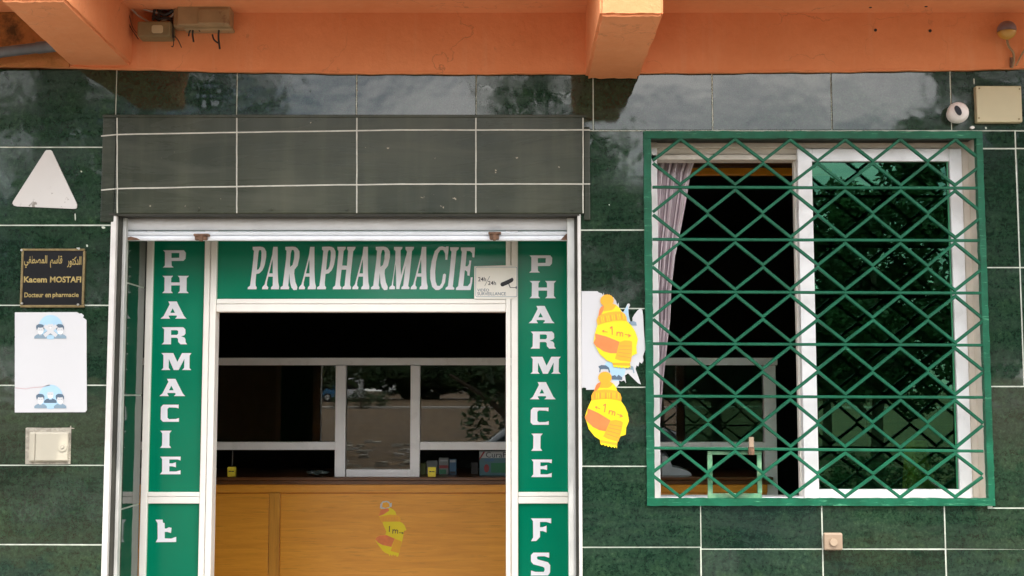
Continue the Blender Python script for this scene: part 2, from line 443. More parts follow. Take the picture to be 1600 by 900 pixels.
# between door and window
rows(908, 1011, [204, 359.5, 482, 605, 728.5], yr=600); tile(908, 855, 1095, 979, yr=860)
def lxz(px, py, dx=0, dz=0): return (X(px, 700) + dx, Z(py, px) + dz)
e_ = .0017
G().flat([[lxz(908, 855, e_, e_), lxz(1093.5, 855, -e_, e_), lxz(1093.5, 786, -e_, 0), lxz(1013, 786, 0, 0), lxz(1013, 728.5, 0, -e_), lxz(908, 728.5, e_, -e_)]], 0, m_tile, .009).build('tile', wall)
# right of the window
rows(1540, 1597, [204, 232, 418, 604], 500); rows(1597, 1690, [204, 232, 418, 604], 500); rows(1540, 1690, [604, 794], 500)
# below the window
for a, b in zip([1095, 1285], [1285, 1477]): tile(a, 782, b, 858, yr=830); tile(a, 858, b, 982, yr=830)
tile(1477, 858, 1690, 982, yr=830)
G().flat([[(X(1477, 830) + e_, Z(858) + e_), (X(1690, 830), Z(860) + e_), (X(1690, 830), Z(794) - e_), (X(1543, 790), Z(794) - e_), (X(1543, 790), Z(784)), (X(1477, 830) + e_, Z(784))]], 0, m_tile, .009).build('tile', wall)
# the wall goes on outside the frame
for a, b in zip([1690, 1877, 2064], [1877, 2064, 2170]):
    yy_ = [108, 204, 328, 452, 576, 700, 824, 948, 1072]
    for c_, d_ in zip(yy_, yy_[1:]): tile(a, c_, b, d_, yr=500)
for a, b in zip([-600, -573, -386], [-573, -386, -199]):
    yy_ = [107, 230, 352, 477, 602, 727, 851, 975, 1099]
    for c_, d_ in zip(yy_, yy_[1:]): tile(a, c_, b, d_, yr=500)
# tiled reveal on the left side of the doorway
RX = X(217, 850, YB)
yr = .075
zs = [Z(450, 219, YB - .005)] ; stp = .335
zl = [zs[0] + stp * k for k in (2, 1, 0, -1, -2, -3, -4)]
for a, b in zip(zl, zl[1:]):
    o = G().box(RX - .012, RX, yr, YB - .006, b + .0024, a - .0024, m_tile).build('tile', wall)
    o.rotation_euler = (0, 0, R(random.gauss(0, .1)))
G().box(RX - .04, RX - .0035, .06, YB - .003, 0, ZD, m_grout).build('reveal_bed', wall)
# white edge strips beside the doorway
for a, b in ((174, 182.5), (903.5, 908.5)):
    yq = 600 if a > 500 else 350
    G().box(X(a, yq), X(b, yq), -.006, .02, -.1, Z(333), m_trim, .002).build('edge_strip', wall)
# dark joint between strip and shutter rail
G().box(X(182.6, 350, .01), X(189, 350, .01), .012, .06, -.1, Z(333), m_dark).build('edge_gap', wall)
G().box(X(899, 600, .01), X(903.3, 600, .01), .012, .06, -.1, Z(333), m_dark).build('edge_gap', wall)
for px, py, w_, h_ in ((117.5, 339, 1.0, 6), (161.5, 355.5, 3, 2), (136, 384, 1.5, 2), (121, 388, 1.5, 1.2), (1540.5, 200, 1.6, 2), (127, 268, 1.3, 1.3), (952, 320, 1, 1), (1522, 127, 1, 5)):
    G().pflat([[(px - w_, py - h_ * .7), (px - w_ * .2, py - h_), (px + w_ * .8, py - h_ * .6), (px + w_, py + h_ * .5), (px + w_ * .1, py + h_), (px - w_ * .7, py + h_ * .6)]], -.0006, m_grout, .0006).build('plaster_fleck', wall)
# painted window reveal, its head coloured dark in place of shade
rv = G()
rv.box(WX1 - .004, WX1 + .012, .010, .13, WZ0, WZ1, m_cream); rv.box(WX0 - .012, WX0 + .004, .010, .13, WZ0, WZ1, m_cream)
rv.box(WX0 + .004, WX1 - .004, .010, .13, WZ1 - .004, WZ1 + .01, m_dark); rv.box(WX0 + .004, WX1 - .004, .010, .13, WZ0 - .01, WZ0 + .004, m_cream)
rv.build('window_reveal', wall)

# ------------------------------------------------------------------ orange concrete canopy
can = thing('concrete_canopy', (0, -.3, ZT), 'orange painted concrete canopy with beams above the tiled wall', 'canopy')
YBAND, DB = -.012, -.59
ZS = Z(20, 620, YBAND)                             # soffit height
# fascia band: gently uneven lower lip
def lip(x): return .0015 * math.sin(x * 3.1) + .0008 * math.sin(x * 17.3) + .0009 * math.sin(x * 53)
n = 120; vs = []; xs = [XL + (XR - XL) * i / n for i in range(n + 1)]
def zlow(x): 
    px = CX + x / DIST * F_PX
    return Z(117 - 10 * ((px - 850) / 800) ** 2, 785)
prof = [(YBAND, ZS + .05), (YBAND, None, .006), (YBAND - .0012, None, .004), (YBAND - .0012, None, .0), (.02, None, .0)]
fs = []
for i, x in enumerate(xs):
    for q in prof:
        vs.append((x, q[0] - .001 * math.sin(x * 11), q[1]) if len(q) == 2 else (x, q[0] - (.0016 * math.sin(x * 23) if q[0] < 0 else 0), zlow(x) + q[2] + lip(x)))
k = len(prof)
for i in range(n):
    for j in range(k - 1): fs.append((i * k + j, (i + 1) * k + j, (i + 1) * k + j + 1, i * k + j + 1))
band = G().add(vs, fs, m_orange).build('fascia_band', can)
G().box(XL, XR, DB - .002, .25, ZS, ZS + .2, m_orange).build('soffit_slab', can)
def beam(wl, wr, pyw, fl, fr, pyf, name='beam'):
    a, b = P(wl, pyw, .0), P(wr, pyw, .0); c, d = P(fl, pyf, DB), P(fr, pyf, DB)
    zt = ZS + .19
    bm = bmesh.new()
    V = [bm.verts.new(q) for q in ((a.x, 0, a.z), (b.x, 0, b.z), (b.x, 0, zt), (a.x, 0, zt), (c.x, DB - .004, c.z), (d.x, DB - .004, d.z), (d.x, DB - .004, zt), (c.x, DB - .004, zt))]
    for f in ((0, 1, 2, 3), (4, 7, 6, 5), (0, 4, 5, 1), (1, 5, 6, 2), (2, 6, 7, 3), (3, 7, 4, 0)): bm.faces.new([V[i] for i in f])
    bmesh.ops.recalc_face_normals(bm, faces=bm.faces)
    bmesh.ops.bevel(bm, geom=bm.edges[:], offset=.007, segments=2, affect='EDGES')
    bmesh.ops.subdivide_edges(bm, edges=[e for e in bm.edges if e.calc_length() > .05], cuts=12, use_grid_fill=True)
    rnd = random.Random(3)
    for q in bm.verts:
        q.co += Vector((rnd.uniform(-1, 1), rnd.uniform(-1, 1), rnd.uniform(-1, 1))) * .0013
    bm.verts.index_update()
    gg = G().add([q.co for q in bm.verts], [[q.index for q in f.verts] for f in bm.faces], m_orange); bm.free()
    return gg.build(name, can, True)
beam(915, 998, 123.5, 937, 1037, 25)
beam(110, 207, 104, 0, 103, 2.5)
# stained render left of the beam, deep shade also put into its brown
gs = G().box(XL, X(111, 60, YBAND), YBAND - .010, YBAND - .004, Z(106, 40, YBAND), ZS - .002, m_stain); gs.build('stained_render', can)
# drill holes
for px, py in ((1368, 47), (1453.5, 48)):
    c = P(px, py, YBAND - .0015); G().disc((c.x, c.z), .0045, YBAND - .0022, YBAND + .004, m_ink, 10).build('drill_hole', can)
for px, py in ((1360, 12), (1447, 10.5)):
    u, v = px - CX, CY - py; d = Vector((u, F_PX * ct - v * st, F_PX * st + v * ct)); kk = (ZS - .001 - EYE) / d.z
    c = Vector((0, -DIST, EYE)) + d * kk
    G().tube([(c.x, c.y, ZS - .0012), (c.x, c.y, ZS + .01)], .0045, m_ink, 10).build('drill_hole', can)

# ------------------------------------------------------------------ shutter box of painted sheet metal
YS = -.013
sb = thing('shutter_box', P(540, 260, YS), 'grey green sheet metal shutter box painted with white tile lines above the door', 'shutter box')
g = G()
g.pbox(180, 182, 912, 334, YS, .0, m_sheet, .004); g.build('cover_sheet', sb)
def flange(x0, x1, y0, y1):
    G().pbox(x0, y0, x1, y1, YS + .006, .0, m_sheet, .003).build('side_flange', sb)
flange(158.5, 180, 181, 347); flange(912, 922, 198, 344)
G().pbox(160, 179, 915, 183.5, YS - .001, .0, m_sheet, .002).build('top_fold', sb)
G().box(X(172, 336), X(905, 336), YS + .004, .10, Z(337.5, 540, 0), Z(333, 540, 0), m_dark).build('bottom_lip', sb)
def line(pts, wpx=1.0, Y=YS - .0008):
    lf = []; rt = []
    for i, (a, b) in enumerate(pts):
        q = pts[min(i + 1, len(pts) - 1)]; r_ = pts[max(i - 1, 0)]
        dx, dy = q[0] - r_[0], q[1] - r_[1]; L = math.hypot(dx, dy)
        nx, ny = -dy / L * wpx, dx / L * wpx
        lf.append((a + nx, b + ny)); rt.append((a - nx, b - ny))
    return lf + rt[::-1]
for ya, yb in ((210.5, 203), (295, 287.5)):
    pts = []
    for i in range(24):
        t = i / 23; pts.append((180 + t * 732, ya + (yb - ya) * min(1, t * 1.6) ** .8 + random.uniform(-.22, .22)))
    G().pflat([line(pts)], YS - .0008, m_line, .0007).build('painted_line', sb)
    G().pflat([line([(158, ya + 2), (180, ya)])], YS + .0052, m_line, .0007).build('painted_line', sb)
    G().pflat([line([(912, yb), (922, yb)])], YS + .0052, m_line, .0007).build('painted_line', sb)
for xx in (183, 370, 557.5, 743.5, 911):
    pts = [(xx + random.uniform(-.25, .25), 184 + 149 * i / 9) for i in range(10)]
    G().pflat([line(pts, .95)], YS - .0016, m_line, .0007).build('painted_line', sb)
for xx in (310, 424, 542.5, 661, 777, 894):
    c = P(xx, 327, YS); G().disc((c.x, c.z), .0048, YS - .004, YS + .001, m_sheet, 12).disc((c.x, c.z), .003, YS - .006, YS - .003, m_sheet, 10).build('rivet', sb)

# ------------------------------------------------------------------ roller shutter and its rails
rs = thing('roller_shutter', P(540, 355, .05), 'white metal roller shutter rolled up above the doorway with two rusty lock brackets', 'shutter')
def slat(y0, y1, yf, bulge, name, steps=8):
    x0, x1 = X(197, 355, yf), X(889, 355, yf); z1, z0 = Z(y0, 540, yf), Z(y1, 540, yf); vs = []; fs = []
    for i in range(steps + 1):
        t = i / steps; z = z0 + (z1 - z0) * t; y = yf - bulge * math.sin(math.pi * t)
        vs += [(x0, y, z), (x1, y, z), (x0, yf + .018, z), (x1, yf + .018, z)]
    for i in range(steps):
        a, b = i * 4, i * 4 + 4
        fs += [(a, a + 1, b + 1, b), (a + 2, b + 2, b + 3, a + 3), (a, b, b + 2, a + 2), (a + 1, a + 3, b + 3, b + 1)]
    fs += [(0, 2, 3, 1), (steps * 4, steps * 4 + 1, steps * 4 + 3, steps * 4 + 2)]
    return G().add(vs, fs, m_shut).build(name, rs, True)
slat(337, 359.5, .062, .012, 'slat'); slat(315, 336, .066, .012, 'slat')
slat(361.5, 367.5, .056, .003, 'bottom_rail', 4); slat(368.2, 375.5, .054, .003, 'bottom_rail', 4)
for L_ in ([(199, 371), (204, 369.5), (214, 372), (219, 375), (199, 375.3)], [(876, 374.8), (884, 366), (888.5, 364), (888.7, 375.2)]):
    G().pflat([L_], .0500, m_rust, .0009).build('rust_patch', rs)
for a, b, c, d in ((302, 365, 326, 375), (763, 362, 783, 374)):
    gg = G().pbox(a + 2, b + 1, c - 3, d, .040, .055, m_rust, .003); gg.pbox(a, b, c, b + 3.5, .034, .055, m_rust, .002)
    gg.pbox((a + c) / 2 - 3, b + 3, (a + c) / 2 + 2, d + 1.5, .036, .05, m_rust, .002); gg.build('lock_bracket', rs)
for a, b, q in ((187.5, 197, 350), (887.5, 899.5, 600)):
    gg = G(); x0, x1 = X(a, q, .03), X(b, q, .03)
    gg.box(x0, x1, .03, .034, -.05, Z(338), m_galv, .0012); gg.box(x0, x0 + .003, .0342, .050, -.05, Z(338), m_galv)
    gg.box(x1 - .003, x1, .0342, .050, -.05, Z(338), m_galv); gg.build('guide_rail', rs)

# ------------------------------------------------------------------ shop front: aluminium frame with sign panels
YF = .25
sf = thing('shop_front', (X(560, 600, YF), YF, 0), 'cream aluminium shop front with green lettered sign panels framing the open doorway', 'shop front')
g = G()
def vp(px0, px1, yref, z0, z1, Yf=YF, Yb=YF + .05, c=.0025): g.box(X(px0, yref, YF), X(px1, yref, YF), Yf, Yb, z0, z1, m_alu, c)
ztop, zbot = Z(352, 560, YF), -.02
LX = X(213, 800, YF)
# uprights (pairs of profiles with a groove between)
g.box(RX + .0008, X(229.4, 800, YF), YF, YF + .05, zbot, ztop, m_alu, .0025)
xa, xb, xc = X(311, 800, YF), X(320.8, 800, YF), X(331, 800, YF)
g.box(xa, xb - .0007, YF, YF + .05, zbot, ztop, m_alu, .0025); g.box(xb + .0007, xc, YF - .0025, YF + .05, zbot, ztop, m_alu, .0025)
xd, xe, xf = X(790.5, 600, YF), X(798.5, 600, YF), X(809.5, 600, YF)
g.box(xd, xe - .0007, YF - .0025, YF + .05, zbot, ztop, m_alu, .0025); g.box(xe + .0007, xf, YF, YF + .05, zbot, ztop, m_alu, .0025)
g.box(X(887, 600, YF), X(905, 600, YF), YF, YF + .05, zbot, ztop, m_alu, .0025)
# rails
lx0, lx1 = X(229.6, 800, YF), xa - .0005
rx0, rx1 = xf + .0005, X(886.8, 600, YF)
for x0, x1 in ((lx0, lx1), (rx0, rx1)):
    g.box(x0, x1, YF + .001, YF + .05, Z(776, 560, YF), Z(769, 560, YF), m_alu, .002); g.box(x0, x1, YF + .001, YF + .05, Z(787, 560, YF), Z(776.6, 560, YF), m_alu, .002)
g.box(xc + .0005, xd - .0005, YF + .001, YF + .05, Z(474.5, 560, YF), Z(467, 560, YF), m_alu, .002)
g.box(xc + .0005, xd - .0005, YF + .001, YF + .05, Z(487, 560, YF), Z(475.1, 560, YF), m_alu, .002)
g.build('frame', sf)
YP = YF + .012
def panel(x0, x1, z0, z1):
    return G().box(x0 - .004, x1 + .004, YP, YP + .006, z0 - .004, z1 + .004, m_sign).build('sign_panel', sf)
pl_top = panel(lx0, lx1, Z(769, 560, YF), ztop); pl_bot = panel(lx0, lx1, zbot, Z(787, 560, YF))
pr_top = panel(rx0, rx1, Z(769, 560, YF), ztop); pr_bot = panel(rx0, rx1, zbot, Z(787, 560, YF))
p_head = panel(xc, xd, Z(467, 560, YF), ztop)
# --- letters, cut outlines
GL = {
 'P': (9, [[(135,100),(425,100),(452,135),(448,215),(420,248),(250,250),(252,315),(280,342),(130,342),(158,315),(160,130)],[(250,138),(362,138),(360,205),(250,208)]]),
 'H': (9, [[(125,460),(272,460),(248,490),(246,552),(368,552),(366,490),(342,460),(495,460),(465,492),(463,672),(492,702),(342,702),(368,675),(370,595),(246,595),(246,675),(270,702),(122,702),(152,672),(155,490)]]),
 'A': (9, [[(205,100),(322,100),(425,305),(460,342),(300,342),(325,318),(322,298),(208,298),(212,318),(230,342),(97,342),(140,305),(225,140)],[(265,195),(298,260),(232,260)]]),
 'R': (9, [[(118,462),(415,462),(445,490),(448,550),(430,575),(385,590),(430,605),(447,630),(448,670),(470,702),(378,702),(345,668),(343,625),(325,610),(245,610),(243,702),(115,702),(145,670),(148,495)],[(245,503),(325,503),(345,515),(345,555),(325,570),(245,570)]]),
 'M': (9, [[(110,60),(275,60),(332,185),(400,60),(532,60),(505,92),(503,270),(528,298),(397,298),(428,270),(432,140),(350,298),(282,298),(212,140),(210,270),(235,298),(107,298),(135,270),(138,92)]]),
 'C': (6.92, [[(172,85),(340,85),(338,125),(315,118),(235,115),(218,130),(218,225),(235,242),(310,240),(342,230),(342,270),(170,270),(145,245),(148,112)]]),
 'I': (6.92, [[(140,367),(262,367),(240,395),(238,525),(258,553),(138,553),(160,525),(162,395)]]),
 'E': (6.92, [[(140,648),(360,648),(358,688),(325,678),(237,678),(237,720),(270,720),(308,708),(308,762),(270,752),(237,752),(237,808),(310,808),(358,795),(358,838),(137,838),(160,808),(160,675)]]),
 'broken_E': (12.86, [[(165,220),(305,220),(310,280),(345,290),(350,400),(390,395),(430,375),(485,385),(475,488),(400,465),(348,465),(348,595),(480,600),(578,565),(578,668),(168,672),(208,600),(205,290)]]),
 'F': (9, [[(132,92),(417,92),(417,162),(350,142),(260,142),(260,215),(300,215),(352,195),(352,290),(300,270),(260,270),(260,355),(240,375),(205,410),(135,412),(165,360),(162,130)]]),
 'S': (9, [[(165,570),(388,570),(386,642),(320,620),(225,622),(213,640),(225,665),(370,705),(402,745),(400,850),(370,892),(130,892),(132,822),(190,840),(310,842),(325,815),(320,785),(300,770),(165,735),(132,695),(132,605)]]),
}
def letter(ch, px, py, parent, Y=YP - .0012):
    k, lp = GL[ch]; mx = min(a for a, b in lp[0]); my = min(b for a, b in lp[0])
    G().pflat([[(px + (a - mx) / k, py + (b - my) / k) for a, b in q] for q in lp], Y, m_vinyl, .001).build('letter', parent)
for ch, a, b, c, d in zip('PHARMACIE', (254.5, 253.5, 251, 252.8, 252, 249, 251, 250, 250), (391, 431, 471, 511.3, 551.7, 592, 632.3, 673, 713.6),
                          (827, 827.5, 826, 829, 829, 828, 829, 830, 830), (399, 439, 478, 518, 557.5, 597, 637, 677.5, 718)):
    letter(ch, a, b, pl_top); letter(ch, c, d, pr_top)
letter('broken_E', 243, 812, pl_bot); letter('F', 829.5, 810, pr_bot); letter('S', 829.5, 863.5, pr_bot); 
HG = {
 'P': [[(132,68),(235,65),(270,70),(295,85),(318,130),(320,170),(318,210),(300,310),(285,355),(265,395),(225,435),(180,445),(170,560),(172,610),(188,630),(183,657),(62,657),(65,630),(95,610),(110,500),(140,240),(150,125),(132,105)],[(225,110),(248,115),(255,150),(250,250),(235,340),(215,380),(188,388),(200,260),(212,140)]],
 'A': [[(418,68),(478,68),(478,400),(485,560),(498,620),(495,657),(385,657),(388,630),(410,605),(412,482),(348,482),(330,560),(328,605),(348,630),(342,657),(262,657),(265,630),(298,590),(330,470),(405,170),(412,105)],[(405,240),(410,300),(410,437),(360,437)]],
 'R': [[(585,68),(690,65),(725,70),(750,85),(780,130),(782,170),(780,220),(755,330),(712,385),(708,440),(725,560),(752,625),(745,665),(700,668),(670,635),(650,560),(640,430),(632,520),(625,605),(638,630),(635,657),(518,657),(520,630),(550,608),(565,480),(595,240),(602,125),(585,105)],[(675,110),(700,112),(712,150),(705,240),(685,320),(650,348),(648,300),(660,160)]],
 'H': [[(1308,68),(1425,68),(1422,95),(1395,125),(1375,328),(1440,330),(1458,125),(1442,100),(1445,68),(1560,68),(1555,95),(1528,130),(1490,480),(1482,600),(1498,625),(1495,657),(1378,657),(1380,630),(1408,605),(1432,385),(1365,385),(1345,560),(1345,605),(1365,630),(1360,657),(1243,657),(1248,630),(1278,605),(1290,500),(1325,130),(1310,105)]],
 'M': [[(468,65),(580,65),(575,90),(555,110),(555,300),(560,440),(640,130),(618,95),(620,65),(732,65),(730,90),(705,120),(670,480),(655,580),(672,600),(668,620),(565,620),(568,595),(590,575),(620,310),(545,580),(540,620),(498,620),(495,400),(490,290),(462,480),(455,570),(482,590),(480,622),(405,622),(408,595),(438,570),(460,440),(485,240),(488,120),(468,100)]],
 'C': [[(1060,65),(1100,58),(1145,70),(1160,60),(1187,60),(1185,110),(1170,235),(1145,235),(1140,150),(1115,105),(1080,105),(1050,150),(1022,260),(1010,400),(1015,520),(1035,575),(1070,580),(1095,540),(1115,425),(1135,415),(1152,430),(1140,530),(1105,600),(1060,632),(1015,632),(970,590),(945,490),(945,380),(965,250),(1005,120)]],
 'I': [[(1207,70),(1322,70),(1318,95),(1290,120),(1245,560),(1240,585),(1262,605),(1258,627),(1145,627),(1148,605),(1178,580),(1200,400),(1225,130),(1208,105)]],
 'E': [[(1348,72),(1532,72),(1532,120),(1525,205),(1500,200),(1495,150),(1470,120),(1425,118),(1408,320),(1435,320),(1455,290),(1460,245),(1485,245),(1462,445),(1435,440),(1432,390),(1400,370),(1380,580),(1440,580),(1470,540),(1478,465),(1502,465),(1495,540),(1475,632),(1283,632),(1285,605),(1312,580),(1330,440),(1362,130),(1348,105)]],
}
for ch, ox, kk, dx in (('P', 380, 8.889, 0), ('A', 380, 8.889, 0), ('R', 380, 8.889, 0), ('A', 380, 8.889, 57.5), ('P', 380, 8.889, 108.3), ('H', 380, 8.889, 0),
                       ('A', 380, 8.889, 141), ('R', 380, 8.889, 141.3), ('M', 560, 8.42, 0), ('A', 380, 8.889, 232.2), ('C', 560, 8.42, 0), ('I', 560, 8.42, 0), ('E', 560, 8.42, 0)):
    G().pflat([[(ox + a / kk + dx, 378 + b / kk) for a, b in q] for q in HG[ch]], YP - .0012, m_vinyl, .001).build('letter', p_head)

# video surveillance sticker on the header and right upright
YV = YF - .0042
vs_ = G(); vs_.pflat([[(741, 416), (808, 414), (809, 462), (802, 467), (741, 467)]], YV, M('cream_sticker', (.84, .79, .70), .5, var=.03), .001)
vo = vs_.build('surveillance_sticker')
tag(vo, 'white video surveillance sticker with camera symbol at the corner of the header sign', 'sticker')
g = G(); Y2 = YV - .0006
def rrect(x0, y0, x1, y1, r): 
    o = []
    for cx_, cy_, a in ((x1 - r, y0 + r, 0), (x0 + r, y0 + r, 90), (x0 + r, y1 - r, 180), (x1 - r, y1 - r, 270)): o += ring(cx_, cy_, r, 5, a0=a, a1=a + 90)
    return o
g.pflat([rrect(743, 417, 808, 464, 2.2), rrect(743.7, 417.7, 807.3, 463.3, 1.8)], Y2, m_slate)
ptext(g, '24h', 747, 433, 759.5, 439.5, Y2, m_ink, bold=.012); ptext(g, '24h', 762.5, 439, 775, 445.3, Y2, m_ink, bold=.012)
g.pflat([[(765, 431.5), (765.7, 431.5), (757.6, 446.7), (757, 446.7)]], Y2, m_ink)
ptext(g, 'VIDÉO', 745.8, 450, 764, 455.5, Y2, m_navy, bold=.004); ptext(g, 'SURVEILLANCE', 745.8, 456.5, 790.5, 461.5, Y2, m_navy, bold=.004)
g.pflat([zoomed(730, 405, 12.86, [(685,470),(750,445),(910,370),(932,410),(915,450),(840,495),(715,548),(680,540),(665,500)])], Y2, m_ink)
g.pflat([zoomed(730, 405, 12.86, [(828,500),(842,495),(872,565),(975,565),(975,545),(992,545),(992,592),(975,592),(975,577),(860,577)])], Y2, m_ink)
g.build('print', vo)

# ------------------------------------------------------------------ room behind the doorway
YCNT = 1.40
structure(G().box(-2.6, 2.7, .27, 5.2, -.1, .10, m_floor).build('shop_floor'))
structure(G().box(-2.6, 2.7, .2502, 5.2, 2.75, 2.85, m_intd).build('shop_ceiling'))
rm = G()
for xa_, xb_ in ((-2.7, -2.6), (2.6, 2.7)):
    rm.box(xa_, xb_, .2502, YCNT, -.1, 2.85, m_intl); rm.box(xa_, xb_, YCNT, 5.2, -.1, 2.85, m_intd)  # one wall paint in light and shade-darkened copies, split at the counter
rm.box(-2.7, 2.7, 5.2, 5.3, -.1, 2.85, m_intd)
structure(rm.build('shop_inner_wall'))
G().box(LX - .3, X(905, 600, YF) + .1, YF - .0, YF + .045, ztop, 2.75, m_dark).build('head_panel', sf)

# ------------------------------------------------------------------ service counter with glazed screen
YC = 1.36
ctr = thing('service_counter', (X(560, 800, YC), YC, .1), 'varnished wooden pharmacy counter with a white framed glass screen and serving hatch', 'counter')
cx0, cx1 = X(120, 700, YC), X(1199, 750, YC)
zt, zn, zb = Z(745, 560, YC), Z(757, 560, YC), .1
g = G(); g.box(cx0, cx1, YC + .012, YC + .55, zb, zn, m_wood); g.build('carcass', ctr)
g = G(); g.box(cx0, cx1 + .02, YC - .022, YC + .57, zt - .012, zt, m_woodd, .003); g.box(cx0, cx1 + .012, YC - .012, YC + .56, zn + .001, zt - .0125, m_woodd, .003)
g.build('counter_top', ctr)
G().box(cx0, cx1, YC + .0, YC + .012, Z(769.5, 560, YC), zn, m_wood, .001).build('top_rail', ctr)
sx = [(X(420.5, 830, YC), X(436.5, 830, YC)), (X(815, 830, YC), X(832, 830, YC))]
for a, b in sx: G().box(a, b, YC - .0, YC + .012, zb, Z(770.4, 560, YC), m_woodv, .001).build('stile', ctr)
ed = [cx0] + [q for s_ in sx for q in s_] + [cx1]
for a, b in zip(ed[::2], ed[1::2]): G().box(a + .003, b - .003, YC + .004, YC + .0125, zb, Z(771.4, 560, YC), m_wood, .002).build('panel', ctr)
g = G()
def bar(x0, y0, x1, y1, dy=0.0): g.pbox(x0, y0, x1, y1, YC - dy, YC + .035 - dy, m_white, .002)
xe_ = 1215
def fb(x0, y0, x1, y1, Yf, mat=m_white): g.pbox(x0, y0, x1, y1, Yf, Yf + .035, mat, .002)
fb(-60, 559, xe_, 570.5, YC + .02)                   # long head bar
fb(-60, 690.5, 523.5, 703, YC + .02); fb(656, 690.5, 1195, 703, YC + .02)
fb(1195.5, 571, xe_, 900, YC + .018)
g.build('screen_frame', ctr)
g = G()
fb(523.5, 571, 540, 747, YC + .012); fb(641, 571, 656, 747, YC + .012); fb(540.4, 733.5, 640.6, 747, YC + .0125)
g.build('hatch_frame', ctr)
ZC = 2.75
def pane(x0, y0, x1, y1, Y, ztop_=None):
    z1 = Z(y0, 560, Y) if ztop_ is None else ztop_
    return G().box(X(x0, (y0 + y1) / 2, Y), X(x1, (y0 + y1) / 2, Y), Y, Y + .005, Z(y1, 560, Y), z1, m_glass).build('glass_pane', ctr)
pane(-60, 570, 524, 691, YC + .035); pane(655, 570, 1196, 691, YC + .035); pane(539, 570, 642, 734, YC + .03)

# things on the counter
def carton(name, x0, y0, x1, y1, Y, depth, mat, label, cat='box', extra=None):
    a = P(x0, y1, Y); b = P(x1, y0, Y); h = b.z - a.z
    g = G().box(a.x, b.x, Y, Y + depth, zt + .0005, zt + .0005 + h, mat, .0015); o = g.build(name); tag(o, label, cat)
    if extra:
        q = G(); extra(q, a.x, b.x, zt + .0005, zt + h, Y - .0006); q.build('print', o)
    return o
m_mgrey = M('grey_carton', (.20, .21, .20), .6); m_mblue = M('blue_carton', (.05, .12, .20), .6); m_mred = M('red_print', (.25, .03, .03), .6)
m_mgreen = M('green_print', (.02, .16, .07), .6); m_mol = M('olive_carton', (.10, .12, .03), .6); m_teal = M('teal_carton', (.06, .14, .16), .6); m_mwh = M('pale_print', (.35, .37, .36), .6)
def bandp(q, x0, x1, z0, z1, Y, a, b, c, d, mat): q.flat([[(x0 + (x1 - x0) * a, z0 + (z1 - z0) * b), (x0 + (x1 - x0) * c, z0 + (z1 - z0) * b), (x0 + (x1 - x0) * c, z0 + (z1 - z0) * d), (x0 + (x1 - x0) * a, z0 + (z1 - z0) * d)]], Y, mat)
def ycard(q, x0, x1, z0, z1, Y):
    bandp(q, x0, x1, z0, z1, Y, .18, .50, .46, .62, m_ink); bandp(q, x0, x1, z0, z1, Y, .5, .5, .84, .6, m_ink)
    bandp(q, x0, x1, z0, z1, Y, .12, .06, .88, .1, m_org)
carton('yellow_box', 355, 729, 368, 744.5, YC - .012, .018, m_ybox, 'small yellow box on the counter left of the hatch, below a hanging string', 'box', ycard)
carton('yellow_box', 668.5, 729.5, 681, 744.5, YC - .012, .018, m_ybox, 'small yellow box on the counter right of the hatch, before the cartons', 'box', ycard)
c = P(363, 730, YC + .01); c2 = P(363, 704, YC + .01)
so = G().tube([(c.x, YC - .002, zt + .02), (c.x + .001, YC + .006, (c.z + c2.z) / 2), (c2.x, YC + .016, c2.z)], .0009, m_wirew, 5).build('string')
tag(so, 'thin pale string hanging down to the yellow box left of the hatch', 'string')
YK = YC + .12
carton('medicine_box', 657, 719, 665, 737, YK, .03, m_mol, 'small olive carton beside the hatch frame behind the right yellow box')
carton('medicine_box', 666.5, 718, 684, 739, YK + .04, .03, m_mgrey, 'short grey carton directly behind the right yellow box')
carton('medicine_box', 685.5, 713, 701, 739, YK + .01, .03, m_mgrey, 'tall grey carton with red and green print, next to a blue carton', 'box',
       lambda q, *a: (bandp(q, *a, .05, .38, .95, .56, m_mred), bandp(q, *a, .05, .03, .75, .30, m_mgreen), bandp(q, *a, .1, .8, .9, .88, m_mwh)))
carton('medicine_box', 702, 716, 713, 740, YK + .01, .03, m_mblue, 'narrow blue carton standing right of the grey and red carton', 'box',
       lambda q, *a: (bandp(q, *a, .1, .8, .9, .95, m_mwh), bandp(q, *a, .1, .05, .9, .2, m_ink)))
def cura(q, x0, x1, z0, z1, Y):
    bandp(q, x0, x1, z0, z1, Y, .0, .72, 1, .99, m_mwh)
    q.flat([[(x0, z0 + (z1 - z0) * .72), (x0 + (x1 - x0) * .12, z0 + (z1 - z0) * .98), (x0 + (x1 - x0) * .18, z0 + (z1 - z0) * .98), (x0 + .0001, z0 + (z1 - z0) * .62)]], Y - .0003, m_mred)
    fill_text(q, 'CuraFl', x0 + (x1 - x0) * .20, x0 + (x1 - x0) * .86, z0 + (z1 - z0) * .74, z0 + (z1 - z0) * .96, Y - .0004, m_ink)
    bandp(q, x0, x1, z0, z1, Y, .36, .12, .97, .52, m_mgreen); bandp(q, x0, x1, z0, z1, Y, .16, .58, .45, .70, m_mblue)
    q.flat([[(x0 + (x1 - x0) * (.22 + .08 * math.cos(t)), z0 + (z1 - z0) * (.30 + .17 * math.sin(t))) for t in [k * math.pi / 8 for k in range(16)]]], Y, m_mred)
carton('medicine_box', 749, 705.5, 800, 744, YK - .06, .05, m_teal, 'large teal carton with green panel at the right end of the counter', 'box', cura)
carton('medicine_box', 736, 724, 747, 742, YK + .05, .03, m_intd, 'dark carton in the shade left of the large teal carton')
